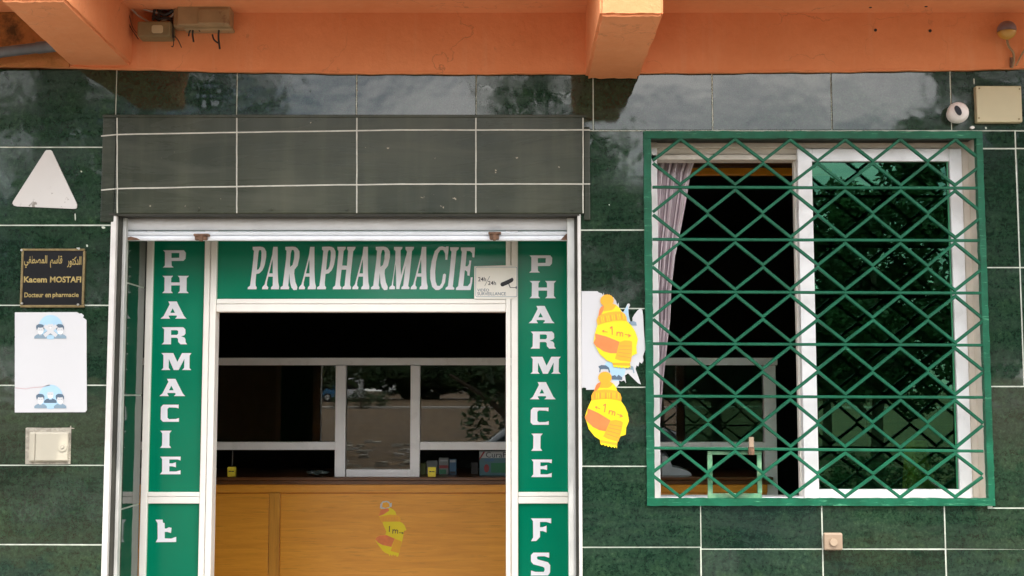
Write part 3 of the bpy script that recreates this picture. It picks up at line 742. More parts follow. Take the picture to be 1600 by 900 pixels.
# crumpled clear bag
bm = bmesh.new(); bmesh.ops.create_icosphere(bm, subdivisions=3, radius=1)
c = P(497, 741, YC + .10); rr = random.Random(5)
for q in bm.verts:
    f_ = 1 + .25 * math.sin(q.co.x * 7 + q.co.z * 3) * math.cos(q.co.y * 6)
    q.co = Vector((c.x + q.co.x * .045 * f_, YC + .10 + q.co.y * .04 * f_, zt + .011 + q.co.z * .010 * f_))
bm.verts.index_update()
m_bag = M('cloudy_plastic', (.10, .13, .12), .2)
bo = G().add([q.co for q in bm.verts], [[q.index for q in f.verts] for f in bm.faces], m_bag).build('plastic_bag', None, True); bm.free()
tag(bo, 'small crumpled plastic bag lying on the counter left of the hatch', 'bag')
# white bag at the right end, seen through the barred window
c0 = P(1033, 742, YC + .08); g = G()
prof = [(1033, 706), (1040, 706), (1046, 716), (1049, 727), (1060, 729), (1070, 733), (1077, 738), (1079, 743), (1033, 743)]
nn = len(prof); YW = YC + .10
vsf = [(P(a, b, YW).x, YW, P(a, b, YW).z) for a, b in prof]; dz = zt + .0005 - vsf[-1][2]; vsf = [(a, b, c_ + dz) for a, b, c_ in vsf]
vsm = [(a * 1.0, YW - .03, zt + .0005 + (c_ - zt) * .8) for a, b, c_ in vsf]; vsb = [(a, YW + .07, zt + .0005 + (c_ - zt) * .9) for a, b, c_ in vsf]
vv = vsm + vsf + vsb; ff = [tuple(range(nn)), tuple(range(3 * nn - 1, 2 * nn - 1, -1))]
for lay in (0, 1):
    for i in range(nn): ff.append((lay * nn + i, lay * nn + (i + 1) % nn, (lay + 1) * nn + (i + 1) % nn, (lay + 1) * nn + i))
m_pbag = M('white_plastic_bag', (.52, .54, .57), .4, bump=.6, bscale=40)
bo = g.add(vv, ff, m_pbag).build('carrier_bag', None, True); tag(bo, 'slumped white plastic bag on the counter behind the barred window', 'bag')

# ------------------------------------------------------------------ wall fittings on the left
def flat_thing(name, loops, Y, thick, mat, label, cat, group=None):
    o = G().pflat(loops, Y, mat, thick).build(name); return tag(o, label, cat, group)
to = flat_thing('triangle_sign', [zoomed(0, 225, 4, [(283,43),(292,38),(316,38),(324,44),(474,362),(480,378),(480,394),(474,403),(460,405),(104,389),(86,384),(78,372),(80,360)])], -.004, .004, m_signw,
           'blank white triangular sign with chipped paint, high on the left wall', 'sign')
# brass edged plate
npl = thing('name_plate', P(81, 434, 0), 'black nameplate with gilt lettering and brass edge beneath the white triangle', 'nameplate')
G().pbox(33, 389.5, 130, 479.5, -.006, 0.0, m_black, .001).build('plate', npl)
gb = G(); gb.pbox(32, 388.4, 132, 392, -.009, -.0, m_brass, .0015); gb.pbox(31, 476.5, 131.5, 480.5, -.009, 0, m_brass, .0015)
gb.pbox(32, 392.2, 35.6, 476.3, -.0088, 0, m_brass, .0015); gb.pbox(128.5, 392.2, 132, 476.3, -.0088, 0, m_brass, .0015); gb.build('edge_frame', npl)
Y3 = -.0066
ar = "\uFE8D\uFEDF\uFEAA\uFEDB\uFE98\uFEEE\uFEAD"; ar2 = "\uFED7\uFE8E\uFEB3\uFEE2"; ar3 = "\uFE8D\uFEDF\uFEE4\uFEBC\uFEC4\uFED4\uFEF2"
gl = G()
ptext(gl, ar[::-1], 105, 400.5, 127.3, 418, Y3, m_gold, bold=.018); ptext(gl, ar2[::-1], 78, 399.5, 97.5, 418.5, Y3, m_gold, bold=.018); ptext(gl, ar3[::-1], 37.5, 399, 74, 418.5, Y3, m_gold, bold=.018)
gl.build('lettering', npl)
gl = G()
ptext(gl, 'Kacem', 37, 432, 73.5, 441.5, Y3, m_gold, bold=.03); ptext(gl, 'MOSTAFI', 78, 432, 127, 441.5, Y3, m_gold, bold=.03)
gl.build('lettering', npl)
gl = G()
ptext(gl, 'Docteur', 38, 457, 68, 464.6, Y3, m_gold, bold=.02); ptext(gl, 'en', 70.5, 459, 79.6, 464.6, Y3, m_gold, bold=.02); ptext(gl, 'pharmacie', 82, 457, 123, 466.3, Y3, m_gold, bold=.02)
gl.build('lettering', npl)
for a, b in ((34.5, 474), (122, 476), (123.5, 388.5), (34, 391)):
    c = P(a, b, -.009); G().disc((c.x, c.z), .0032, -.0115, -.008, m_screw, 12).build('screw', npl)
# notice with figures
po = flat_thing('notice_poster', [[(23.2, 488), (120, 487.6), (124, 490), (127, 489.5), (131, 493), (129.5, 496), (135, 500), (135.5, 641), (133, 644), (23, 644.5)]], -.002, .0018, m_paper,
                'white notice poster with groups of three masked figures below the nameplate', 'poster')
def bust(g, cx, cy, s, hair, body, Y, head=True):
    """shoulders at cy (base), s = width of the shoulders in photo px"""
    g.pflat([[(cx - s/2, cy), (cx - s/2, cy - s*.17), (cx - s*.33, cy - s*.30), (cx - s*.17, cy - s*.36), (cx - s*.05, cy - s*.25), (cx, cy - s*.29), (cx + s*.05, cy - s*.25), (cx + s*.17, cy - s*.36), (cx + s*.33, cy - s*.30), (cx + s/2, cy - s*.17), (cx + s/2, cy)]], Y, body)
    if not head: return
    g.pflat([ring(cx, cy - s*.72, s*.27, 20, s*.36)], Y - .0001, m_paper)
    g.pflat([[(cx - s*.30, cy - s*.68), (cx - s*.36, cy - s*.92), (cx - s*.33, cy - s*1.06), (cx - s*.16, cy - s*1.16), (cx + s*.06, cy - s*1.15), (cx + s*.22, cy - s*1.10), (cx + s*.31, cy - s*.94), (cx + s*.30, cy - s*.68), (cx + s*.25, cy - s*.74), (cx + s*.20, cy - s*.89), (cx - s*.05, cy - s*.86), (cx - s*.20, cy - s*.89), (cx - s*.25, cy - s*.74)]], Y - .0002, hair)
    for d in (-.1, .1): g.pflat([ring(cx + d * s, cy - s*.70, s*.022, 8)], Y - .0002, m_navy)
    g.pflat([[(cx - s*.2, cy - s*.60), (cx + s*.2, cy - s*.60), (cx + s*.17, cy - s*.42), (cx, cy - s*.36), (cx - s*.17, cy - s*.42)]], Y - .00015, m_white)
def zq(a, b): return (15 + a / 5.294, 480 + b / 5.294)
Yq = -.0026
for top in (True, False):
    g = G(); oy = 0 if top else 577
    c = zq(340, 165 + oy); g.pflat([ring(c[0], c[1], 19, 32)], Yq, m_paleblue)
    c = zq(337, (262 if top else 205) + oy + (0 if top else 10)); bust(g, c[0], c[1] - (6 if top else 0), 19.5, m_paleblue, m_navy if not top else m_slate, Yq - .0003)
    for xx, sg in ((256, -1), (418, 1)):
        c = zq(xx, 259 + oy); bust(g, c[0], c[1], 19.5, m_navy, m_slate, Yq - .0006)
    if top:
        for sg in (-1, 1):
            c = zq(338, 195); a = R(40) * sg; L, Wd = 12.5, 2.9
            g.pflat([[(c[0] + dx * math.cos(a) - dy * math.sin(a), c[1] + dx * math.sin(a) + dy * math.cos(a)) for dx, dy in ((-L, -Wd), (L, -Wd), (L, Wd), (-L, Wd))]], Yq - .0011 - .0001 * sg, m_paper)
    g.build('print', po)
m_pink = M('faded_pink_crease', (.52, .40, .42), .7)
G().pflat([line([(24, 606), (40, 607.5), (52, 605.5), (66, 604.5), (78, 601.5)], .7)], -.0026, m_pink).build('crease', po)
# meter cover
mb = thing('meter_cover', P(75, 697, 0), 'small cream meter cover with round lock set in mortar on the lower left wall', 'meter cover')
g = G(); g.pflat([zoomed(20, 655, 10.59, [(212,150),(230,138),(600,145),(945,138),(950,110),(962,108),(964,140),(1015,148),(1014,158),(964,158),(955,500),(950,742),(700,748),(205,745),(208,500)])], -.003, m_mortar, .003); g.build('mortar_edge', mb)
G().pbox(45, 675, 106.5, 721.5, -.012, -.002, m_cover, .003).build('frame', mb)
G().pbox(55.2, 676.6, 105.5, 720, -.016, -.011, m_cover, .0025).build('door', mb)
G().pbox(47.6, 676.6, 54.3, 720, -.0152, -.011, m_cover, .002).build('hinge_strip', mb)
c = P(98, 698.5, -.016); G().disc((c.x, c.z), .0125, -.0185, -.015, m_cover, 24).disc((c.x, c.z), .0058, -.0195, -.017, m_mortar, 18).disc((c.x, c.z), .0036, -.0208, -.018, m_cover, 14).build('lock', mb, True)

# ------------------------------------------------------------------ boxes and cables under the canopy
def Q(a, b, Y): return P(190 + a / 8.18, b / 8.18, Y)
YJ = YBAND - .055
jb = thing('junction_box', Q(410, 390, YJ), 'beige junction box with cream sticker, lowest under the canopy', 'junction box')
def qbox(g, a, b, c, d, Y0, Y1, m, bv): 
    p, q = Q(a, d, Y0), Q(c, b, Y0); g.box(p.x, q.x, Y0, Y1, p.z, q.z, m, bv)
g = G(); qbox(g, 195, 270, 625, 465, YJ, YBAND + .002, m_oldbox2, .004); g.build('body', jb)
g = G(); g.flat([[(Q(a, b, YJ).x, Q(a, b, YJ).z) for a, b in rrect(385, 322, 530, 424, 28)]], YJ - .0012, m_beige, .001); g.build('sticker', jb)
jb2 = thing('junction_box', Q(430, 40, YJ), 'beige junction box with two screws cut by the top of the picture', 'junction box')
g = G(); qbox(g, 270, -130, 595, 88, YJ + .01, YBAND + .002, m_oldbox, .003); g.build('body', jb2)
for a in (292, 557):
    c = Q(a, 45, YJ + .01); G().disc((c.x, c.z), .0028, YJ + .0085, YJ + .012, m_ink, 10).build('screw', jb2)
jb3 = thing('distribution_box', Q(1030, 200, YJ), 'wide grimy distribution box with stepped lid under the canopy', 'junction box')
g = G(); qbox(g, 655, 45, 1400, 345, YJ + .015, YBAND + .002, m_oldbox, .005); qbox(g, 790, 335, 1420, 385, YJ + .02, YBAND + .002, m_oldbox, .006); g.build('body', jb3)
g = G(); qbox(g, 705, 62, 1385, 322, YJ - .004, YJ + .016, m_oldbox, .004); qbox(g, 965, 105, 1375, 300, YJ - .007, YJ + .0, m_oldbox, .003); g.build('lid', jb3)
g = G(); qbox(g, 640, -90, 1375, 35, YJ + .012, YBAND + .002, m_oldbox2, .004); g.build('upper_cover', jb3)
cb = thing('cable_bundle', Q(440, 200, YJ), 'tangle of grey and black cables between the junction boxes', 'cables')
def cable(pts, r, mat, Y=YJ - .004, name='cable', parent=cb):
    ps = [Vector(Q(a, b, Y + (q[0] if q else 0))) for a, b, *q in pts]
    # smooth
    out = []
    for i in range(len(ps) - 1):
        p0, p1, p2, p3 = ps[max(i - 1, 0)], ps[i], ps[i + 1], ps[min(i + 2, len(ps) - 1)]
        for k in range(5):
            t = k / 5
            out.append(.5 * ((2 * p1) + (p2 - p0) * t + (2 * p0 - 5 * p1 + 4 * p2 - p3) * t * t + (3 * p1 - p0 - 3 * p2 + p3) * t ** 3))
    out.append(ps[-1]); return G().tube(out, r, mat, 8).build(name, parent, True)
YW_ = YBAND - .03
for pts, r, mat in (([(-30, 62), (60, 60), (160, 68), (280, 115), (390, 145), (470, 170)], .0030, m_wirew), ([(-30, 90), (60, 92), (130, 118), (220, 205), (310, 258), (360, 290)], .0030, m_wirew),
                    ([(510, 265), (570, 252), (620, 225), (670, 170)], .0030, m_wirew), ([(-20, 110), (65, 108), (75, 230), (110, 340), (180, 450), (215, 500)], .0012, m_wire),
                    ([(80, 110), (110, 240), (140, 350), (190, 420)], .0012, m_rust), ([(430, 80), (420, 150), (400, 260)], .0045, m_wire), ([(460, 80), (480, 160), (470, 270)], .005, m_wire),
                    ([(480, 150), (560, 190), (660, 130)], .006, m_wire), ([(400, 200), (470, 240), (560, 230), (640, 250)], .006, m_wire), ([(440, 100), (520, 120), (660, 110)], .004, m_wire),
                    ([(610, 230), (640, 300), (650, 420), (660, 480)], .0042, m_wire), ([(655, 470), (664, 545), (655, 595), (635, 590)], .0013, m_wire), ([(680, 465), (720, 510), (745, 560), (766, 608)], .0013, m_wire)):
    cable(pts, r, mat, YW_)
for pts, r in (([(960, 372), (905, 370), (870, 400), (856, 462)], .0022), ([(915, 360), (908, 440), (920, 535)], .0026), ([(930, 366), (970, 372), (1003, 404)], .0015),
               ([(1160, 440), (1180, 505), (1235, 552)], .0024), ([(1245, 370), (1238, 480), (1255, 625)], .0030)):
    cable(pts, r, m_wire, YW_, 'wire_end', jb3)
# grey pipe
pp = [P(-30, 88, -.06), P(0, 82, -.06), P(40, 77, -.06), P(84, 72, -.06), P(130, 66, -.06)]
pi = thing('grey_pipe', P(40, 77, -.06), 'weathered grey plastic pipe running behind the beam at the upper left', 'pipe')
G().tube(pp, .0155, m_pipe, 16).build('pipe_run', pi, True)
G().tube([P(58, 74.9, -.06), P(84, 71.9, -.06), P(100, 70, -.06)], .0172, m_pipe, 16).build('coupling', pi, True)

# ------------------------------------------------------------------ fittings at the upper right
def sphere(c, r, mat, name, parent=None, zs=1.0, ys=1.0, seg=24, cut=None):
    bm = bmesh.new(); bmesh.ops.create_uvsphere(bm, u_segments=seg, v_segments=16, radius=1)
    if cut is not None: bmesh.ops.bisect_plane(bm, geom=bm.verts[:] + bm.edges[:] + bm.faces[:], plane_co=(0, 0, cut[0]), plane_no=(0, 0, cut[1]), clear_outer=True)
    for q in bm.verts: q.co = Vector((c[0] + q.co.x * r, c[1] + q.co.y * r * ys, c[2] + q.co.z * r * zs))
    bm.verts.index_update()
    o = G().add([q.co for q in bm.verts], [[q.index for q in f.verts] for f in bm.faces], mat).build(name, parent, True); bm.free(); return o
YL = YBAND - .035
bl = thing('bulb_lamp', P(1573, 48, YL), 'small round wall lamp with mauve dome and amber base under the canopy', 'lamp')
c = P(1573, 47, YL)
sphere(c, .0275, m_mauve, 'dome', bl, cut=(-.15, -1)); sphere(c + Vector((0, 0, -.001)), .0275, m_amber, 'base', bl, cut=(-.17, 1))
G().disc((c.x, c.z), .012, YL + .02, YBAND + .002, m_amber, 14).build('stem', bl)
def wcable(pts, r, mat, Y, name, parent):
    ps = [P(a, b, Y) for a, b in pts]; out = []
    for i in range(len(ps) - 1):
        p0, p1, p2, p3 = ps[max(i - 1, 0)], ps[i], ps[i + 1], ps[min(i + 2, len(ps) - 1)]
        for k in range(5):
            t = k / 5; out.append(.5 * ((2 * p1) + (p2 - p0) * t + (2 * p0 - 5 * p1 + 4 * p2 - p3) * t * t + (3 * p1 - p0 - 3 * p2 + p3) * t ** 3))
    out.append(ps[-1]); return G().tube(out, r, mat, 8).build(name, parent, True)
wcable([(1573, 60), (1576, 72), (1583, 82), (1584, 95), (1581, 106)], .0035, m_oldbox, YBAND - .008, 'cable', bl)
G().tube([P(1580, 90, YBAND - .008), P(1580, 105, YBAND - .008)], .0045, m_rust, 8).build('cable_clip', bl)
oc = wcable([(1605, 70), (1596, 86), (1588, 102)], .0025, m_oldbox, YBAND - .006, 'loose_cable', None); tag(oc, 'short tan cable running off the upper right corner', 'cable')
jr = thing('junction_cover', P(1561, 163, 0), 'ivory rectangular junction cover with four corner screws at the upper right', 'junction box')
G().pbox(1526, 134, 1597, 191, -.022, .0, m_beige, .003).build('cover', jr)
for a, b in ((1530, 138), (1593, 139), (1529.5, 184.5), (1592, 186)):
    c = P(a, b, -.022); G().disc((c.x, c.z), .0026, -.0232, -.021, m_brass, 10).build('screw', jr)
sc = thing('security_camera', P(1497, 176, 0), 'small white ball security camera with dark lens beside the ivory cover', 'camera')
c = P(1497, 176, -.028); G().disc((c.x + .001, c.z), .026, -.010, .0, m_camw, 28).build('base', sc, True)
sphere(Vector((c.x, -.026, c.z)), .0315, m_camw, 'ball', sc, ys=.9)
d = Vector((-.17, -.96, .05)).normalized(); lc = Vector((c.x, -.026, c.z)) + Vector((-.0095, -.0270, .0005))
t0 = d.cross(Vector((0, 0, 1))).normalized(); t1 = t0.cross(d)
gg = G(); nn = 20
for s0, s1, mat, dep in ((.0105, .0165, m_lens, .0035),):
    v0 = [lc + (t0 * .0085 * math.cos(2 * math.pi * i / nn) + (t1 + t0 * .35) * .0145 * math.sin(2 * math.pi * i / nn)) + d * dep for i in range(nn)]
    v1 = [q - d * .012 for q in v0]
    gg.add(v0 + v1, [tuple(range(nn))] + [(i, i + nn, (i + 1) % nn + nn, (i + 1) % nn) for i in range(nn)], mat)
gg.build('lens', sc)
c = P(1518, 200, 0); sn = G().disc((c.x, c.z), .0065, -.008, 0, m_camw, 12, .0045).build('cable_plug'); tag(sn, 'tiny pale plug in the wall between ball camera and ivory cover', 'plug')
# bell push
bp = thing('bell_push', P(1302, 846, 0), 'small tan bell push with round button on the tiles below the window', 'doorbell')
G().pbox(1288, 833, 1317, 860, -.016, .0, m_bell, .004).build('housing', bp)
c = P(1302.5, 847, -.016); G().disc((c.x, c.z), .0125, -.0185, -.015, m_bell, 24).disc((c.x, c.z), .0105, -.0205, -.018, m_bellw, 24).build('button', bp, True)

# ------------------------------------------------------------------ torn poster and distance stickers
tp = flat_thing('torn_poster', [zoomed(905, 450, 5.627, [(20,28),(160,28),(172,40),(200,48),(206,62),(216,40),(218,72),(240,88),(300,80),(322,110),(335,150),(345,128),(352,190),(372,198),(385,215),(400,190),(425,140),(440,136),(446,150),(432,190),(436,240),(455,318),(470,300),(468,262),(490,225),(515,195),(535,180),(555,190),(562,250),(570,390),(582,540),(560,600),(566,640),(550,665),(530,650),(520,690),(505,680),(495,712),(520,780),(543,848),(520,838),(470,790),(430,750),(402,770),(412,838),(396,812),(372,820),(350,812),(352,840),(330,872),(210,890),(60,896),(62,880),(40,870),(20,885)])], -.002, .0018, m_paper,
                'torn white poster with ragged edges between the door and the window', 'poster')
g = G(); zz = lambda L: zoomed(905, 450, 5.627, L)
g.pflat([zz([(220,680),(240,650),(300,640),(380,660),(410,700),(400,760),(380,780),(352,815),(300,815),(285,780),(275,740)])], -.0025, m_paleblue)
g.pflat([zz([(168,690),(195,677),(235,680),(262,700),(272,740),(262,745),(255,715),(215,712),(190,715),(184,740),(176,740),(180,710)])], -.0029, m_navy)
g.pflat([zz([(182,722),(252,716),(258,745),(180,745)])], -.0027, m_paper)
g.pflat([zz([(285,775),(315,765),(330,782),(345,762),(378,785),(378,808),(285,805)])], -.0029, m_navy)
g.pflat([zz([(405,700),(440,680),(475,690),(485,745),(478,750),(470,720),(440,715),(410,720)])], -.0029, m_slate)
g.pflat([zz([(430,330),(440,300),(475,290),(500,300),(507,331)])], -.0025, m_slate)
g.pflat([zz([(385,215),(400,192),(425,150),(430,190),(434,240),(452,315),(430,290),(405,270)])], -.0025, m_paleblue)
g.build('print', tp)
def tr(L, rot, ox, oy, piv, k, base):
    out = []
    for a, b in zoomed(base[0], base[1], k, L):
        dx, dy = a - piv[0], b - piv[1]
        out.append((piv[0] + dx * math.cos(rot) + dy * math.sin(rot) + ox, piv[1] - dx * math.sin(rot) + dy * math.cos(rot) + oy))
    return out
def arrows(g, T, Y, mat, right=True, left=True):
    if left:
        g.pflat([T([(162,437),(195,428),(182,441),(220,455),(218,462),(181,448),(186,463)])], Y, mat)
    if right:
        g.pflat([T([(392,515),(394,508),(432,523),(426,508),(458,538),(420,550),(430,531)])], Y, mat)
def hat_sticker(label, rot, ox, oy, Y):
    piv = (945.2, 590.3); T = lambda L: tr(L, rot, ox, oy, piv, 6.663, (905, 570))
    th = .0006
    bumps = [(268 + (70 + 4 * math.sin(k * 2.7)) * math.cos(2 * math.pi * k / 40), 133 + (62 + 4 * math.sin(k * 3.1)) * math.sin(2 * math.pi * k / 40)) for k in range(40)]
    head = [(128,365),(140,345),(300,340),(436,378),(475,432),(505,500),(518,585),(490,655),(484,728),(430,745),(408,790),(397,812),(393,872),(380,845),(372,868),(350,852),(335,862),(318,845),(300,855),(285,838),(268,845),(250,828),(236,836),(222,826),(215,782),(160,745),(100,670),(75,590),(58,545),(88,450)]
    hat = [(150,285),(175,215),(195,190),(240,172),(318,172),(355,195),(385,235),(402,290),(270,275)]
    brim = [(128,372),(126,320),(145,285),(190,265),(260,257),(330,260),(395,272),(428,300),(440,340),(437,380),(380,362),(300,354),(200,358)]
    o = tag(G().pflat([T(head)], Y, m_yel, th).build('distance_sticker'), label, 'sticker', 'one metre distance stickers')
    q = G(); q.pflat([T(hat)], Y - .0001, m_yel, th); q.pflat([T([(150,285),(175,215),(195,190),(232,175),(215,230),(180,272)])], Y - .0005, m_coral)
    q.pflat([T([(232,175),(318,172),(355,195),(330,225),(300,240),(215,240)])], Y - .0004, m_org); q.build('hat', o)
    G().pflat([T(bumps)], Y - .0006, m_org, th).build('pompom', o)
    q = G().pflat([T(brim)], Y - .0008, m_org, th)
    for i in range(14):
        x = 160 + i * 19; q.pflat([T([(x, 290), (x + 5, 290), (x + 5, 350), (x, 350)])], Y - .0012, m_coral if i % 3 == 0 else m_yel)
    q.build('hat_band', o)
    q = G().pflat([T([(90,452),(140,475),(200,502),(270,545),(326,580),(275,692),(210,680),(145,648),(78,585),(58,545),(85,505)])], Y - .0004, m_coral, .0003)
    q.pflat([T([(328,582),(380,574),(430,585),(455,600),(440,690),(408,802),(300,772),(250,745)])], Y - .0007, m_org, .0003)
    for i in range(4): q.pflat([T([(300 - i * 12 + 20, 620 + i * 32), (440 - i * 8, 640 + i * 40), (440 - i * 8, 645 + i * 40), (300 - i * 12 + 20, 625 + i * 32)])], Y - .0009, m_coral)
    q.pflat([T([(222,782),(398,814),(394,842),(220,806)])], Y - .0007, m_org)
    q.build('scarf', o)
    q = G(); Y4 = Y - .0011
    q.pflat([T([(250,418),(272,405),(280,408),(268,495),(259,494),(268,422),(253,430)])], Y4, m_coral)
    q.pflat([T([(304,512),(312,470),(320,472),(319,478),(330,472),(345,478),(348,486),(360,480),(376,490),(378,500),(370,532),(362,530),(368,500),(362,490),(352,494),(345,525),(337,523),(342,494),(336,482),(322,488),(312,514)])], Y4, m_coral)
    arrows(q, T, Y4, m_coral); q.build('print', o)
    return o
hat_sticker('yellow sticker of a figure in a bobble hat, on the tiles below the torn poster', 0, 0, 0, -.0036)
hat_sticker('yellow sticker of a figure in a bobble hat, on the torn poster', R(9.5), 3.3, -120.5, -.0052)
# torn sticker on the counter front
T = lambda L: zoomed(570, 775, 9, L); Yt = YC + .0030
o = tag(G().pflat([T([(245,362),(490,360),(530,380),(560,415),(582,470),(580,486),(552,488),(540,560),(525,640),(500,720),(480,812),(470,850),(450,858),(440,832),(415,840),(400,822),(380,845),(362,818),(345,850),(340,820),(290,800),(250,770),(190,690),(150,625),(142,605),(160,578),(215,552),(290,545),(302,500),(270,430)])], Yt, m_yel, .0006).build('distance_sticker'),
        'torn yellow one metre sticker on the wooden counter front', 'sticker', 'one metre distance stickers')
q = G().pflat([T([(198,290),(205,250),(228,185),(330,160),(400,188),(430,220),(445,268),(350,262)])], Yt - .0002, m_yel, .0004); q.pflat([T([(195,286),(225,190),(330,170),(345,205),(260,262)])], Yt - .0005, m_coral); q.build('hat', o)
q = G().pflat([T([(232,180),(212,170),(222,110),(250,75),(310,68),(352,85),(345,105),(382,95),(378,150),(355,155),(345,165),(290,178)])], Yt - .0004, m_paper, .0003); q.pflat([T([(240,150),(255,95),(310,85),(340,105),(350,150),(290,172)])], Yt - .0008, m_org); q.build('pompom', o)
q = G().pflat([T([(198,290),(345,264),(440,266),(482,285),(505,322),(500,362),(400,358),(300,356),(240,372),(225,345)])], Yt - .0007, m_org, .0004)
for i in range(11): q.pflat([T([(240 + i*22, 295), (244 + i*22, 295), (246 + i*22, 348), (242 + i*22, 348)])], Yt - .0010, m_coral)
q.build('hat_band', o)
q = G().pflat([T([(142,606),(165,578),(215,553),(300,548),(422,600),(375,716),(250,690),(185,655)])], Yt - .0004, m_coral, .0002); q.pflat([T([(425,602),(520,640),(478,805),(362,772)])], Yt - .0005, m_org, .0002); q.build('scarf', o)
q = G(); Y5 = Yt - .0008
q.pflat([T([(335,432),(355,418),(352,505),(338,505),(342,440)])], Y5, m_rust)
q.pflat([T([(385,528),(390,468),(402,468),(402,476),(420,468),(432,478),(448,470),(468,482),(466,530),(456,530),(456,490),(446,482),(436,494),(434,526),(424,526),(424,490),(414,482),(402,492),(398,528)])], Y5, m_rust)
q.pflat([T([(482,512),(525,515),(520,504),(552,522),(518,538),(524,524),(482,520)])], Y5, m_rust); q.build('print', o)

# ------------------------------------------------------------------ window
YG, YWf = -.002, .07
wd = thing('sliding_window', (X(1275), YWf, WZ0), 'white framed sliding window with green tinted pane half open behind the grille', 'window')
g = G(); Yw = YWf
g.pbox(1012, 222.5, 1540, 231.5, Yw, Yw + .06, m_cream, .003); g.pbox(1016, 232.2, 1536, 240.5, Yw + .010, Yw + .06, m_cream, .002); g.pbox(1016, 241.2, 1536, 249.5, Yw + .004, Yw + .06, m_cream, .002)
g.box(X(1019, 600, Yw), X(1031, 600, Yw), Yw + .004, Yw + .06, WZ0, WZ1, m_white, .003)
g.box(X(1511, 500, Yw), X(1540, 500, Yw), Yw + .001, Yw + .06, WZ0, WZ1, m_cream, .004)
g.pbox(1030, 776.5, 1512, 790, Yw + .002, Yw + .06, m_white, .003); g.build('frame', wd)
g = G(); Ys = Yw - .006
sx0, sx1, sx2, sx3 = X(1251.5, 500, Ys), X(1274.3, 500, Ys), X(1491.5, 500, Ys), X(1511, 500, Ys)
zz0, zz1, zz2, zz3 = Z(783, 1380, Ys), Z(764.5, 1380, Ys), Z(252, 1380, Ys), Z(232, 1380, Ys)
sh = thing_sash = None
g.box(sx0, sx1, Ys, Ys + .028, zz0, zz3, m_white, .002); g.box(sx2, sx3, Ys, Ys + .028, zz0, zz3, m_white, .002)
g.box(sx1 + .0003, sx2 - .0003, Ys + .0008, Ys + .028, zz0, zz1, m_white, .002); g.box(sx1 + .0003, sx2 - .0003, Ys + .0008, Ys + .028, zz2, zz3, m_white, .002)
sash = g.build('sash', wd)
G().box(sx1 - .004, sx2 + .004, Ys + .012, Ys + .017, zz1 - .004, zz2 + .004, m_gglass).build('pane', sash)
G().box(sx2 - .006, sx2 - .003, Ys + .007, Ys + .0115, zz1, zz2, m_lgreen).build('gasket', sash)
g = G(); Yr = Ys + .032
g.box(X(1245.5, 500, Yr), X(1263, 500, Yr), Yr, Yr + .025, zz0, zz3, m_alu, .002); g.build('rear_sash', wd)
# curtain
rows_ = [(252, 1086), (270, 1080), (300, 1075), (350, 1066), (400, 1056), (450, 1050), (500, 1048), (550, 1042), (600, 1037), (650, 1033), (700, 1028), (760, 1027), (800, 1027)]
YCu = .15; ncol = 44; vs = []; fs = []; mi = []
for i, (py, xr) in enumerate(rows_):
    for j in range(ncol + 1):
        t = j / ncol; a = P(1006 + (xr - 1006) * t, py, YCu)
        vs.append((a.x, YCu + .014 * math.sin(t * 2 * math.pi * 7.3 + .5 * math.sin(i * .7)) + .004 * math.sin(i * 1.9 + j), a.z))
for i in range(len(rows_) - 1):
    for j in range(ncol):
        fs.append((i * (ncol + 1) + j, i * (ncol + 1) + j + 1, (i + 1) * (ncol + 1) + j + 1, (i + 1) * (ncol + 1) + j)); mi.append(j % 4 == 1 and i < 6)
me = G(); 
me.v = vs; me.f = [list(f) for f in fs]; me.mats = [m_lil, m_lild]; me.m = [int(q) for q in mi]
cu = me.build('curtain', None, True); tag(cu, 'pale lilac striped curtain gathered at the left side of the window', 'curtain')
# pelmet inside
YPm = .42
po2 = G().pbox(1000, 262, 1300, 273.5, YPm, YPm + .02, m_pelmet, .002).build('pelmet_board'); tag(po2, 'orange wooden pelmet board hanging inside above the open half of the window', 'pelmet')
G().pbox(1000, 247, 1300, 261.5, YPm + .004, YPm + .02, m_woodd, .002).build('upper_board', po2)
G().box(X(1000, 250, YPm), X(1300, 250, YPm), YPm + .005, YPm + .018, Z(247, 1150, YPm) + .0005, 2.75, m_intd).build('hanging_board', po2)
# office chair and cloth inside the tinted pane
och = thing('office_chair', (X(1375, 740, .75), .75, .1), 'black round backed chair seen dimly through the tinted pane', 'chair')
YO = .72; g = G(); ol = [(1338, 775), (1337, 745), (1345, 727), (1360, 718), (1375, 716), (1392, 721), (1404, 732), (1411, 748), (1415, 780)]
g.pflat([ol], YO, m_ink, .05); g.build('backrest', och)
zc_ = Z(775, 1375, YO); xo = X(1375, 740, YO)
G().box(xo - .17, xo + .17, YO + .06, YO + .45, zc_ - .32, zc_ - .25, m_ink, .02).build('seat', och)
G().tube([(xo, YO + .03, zc_ + .01), (xo, YO + .08, zc_ - .3)], .02, m_ink).build('back_post', och)
G().tube([(xo, YO + .25, zc_ - .31), (xo, YO + .25, .16)], .025, m_ink).build('column', och)
for k in range(5):
    a = k * 2 * math.pi / 5; G().tube([(xo, YO + .25, .19), (xo + .26 * math.cos(a), YO + .25 + .26 * math.sin(a), .115)], .018, m_ink).build('leg', och)
m_ycl = M('mustard_cloth', (.42, .36, .06), .9, var=.3, scale=20)
YY = .62; bm = bmesh.new(); bmesh.ops.create_cone(bm, segments=28, radius1=.115, radius2=.035, depth=.62, cap_ends=True)
bmesh.ops.subdivide_edges(bm, edges=[e for e in bm.edges if abs(e.verts[0].co.z - e.verts[1].co.z) > .3], cuts=8)
cc = P(1440, 765, YY)
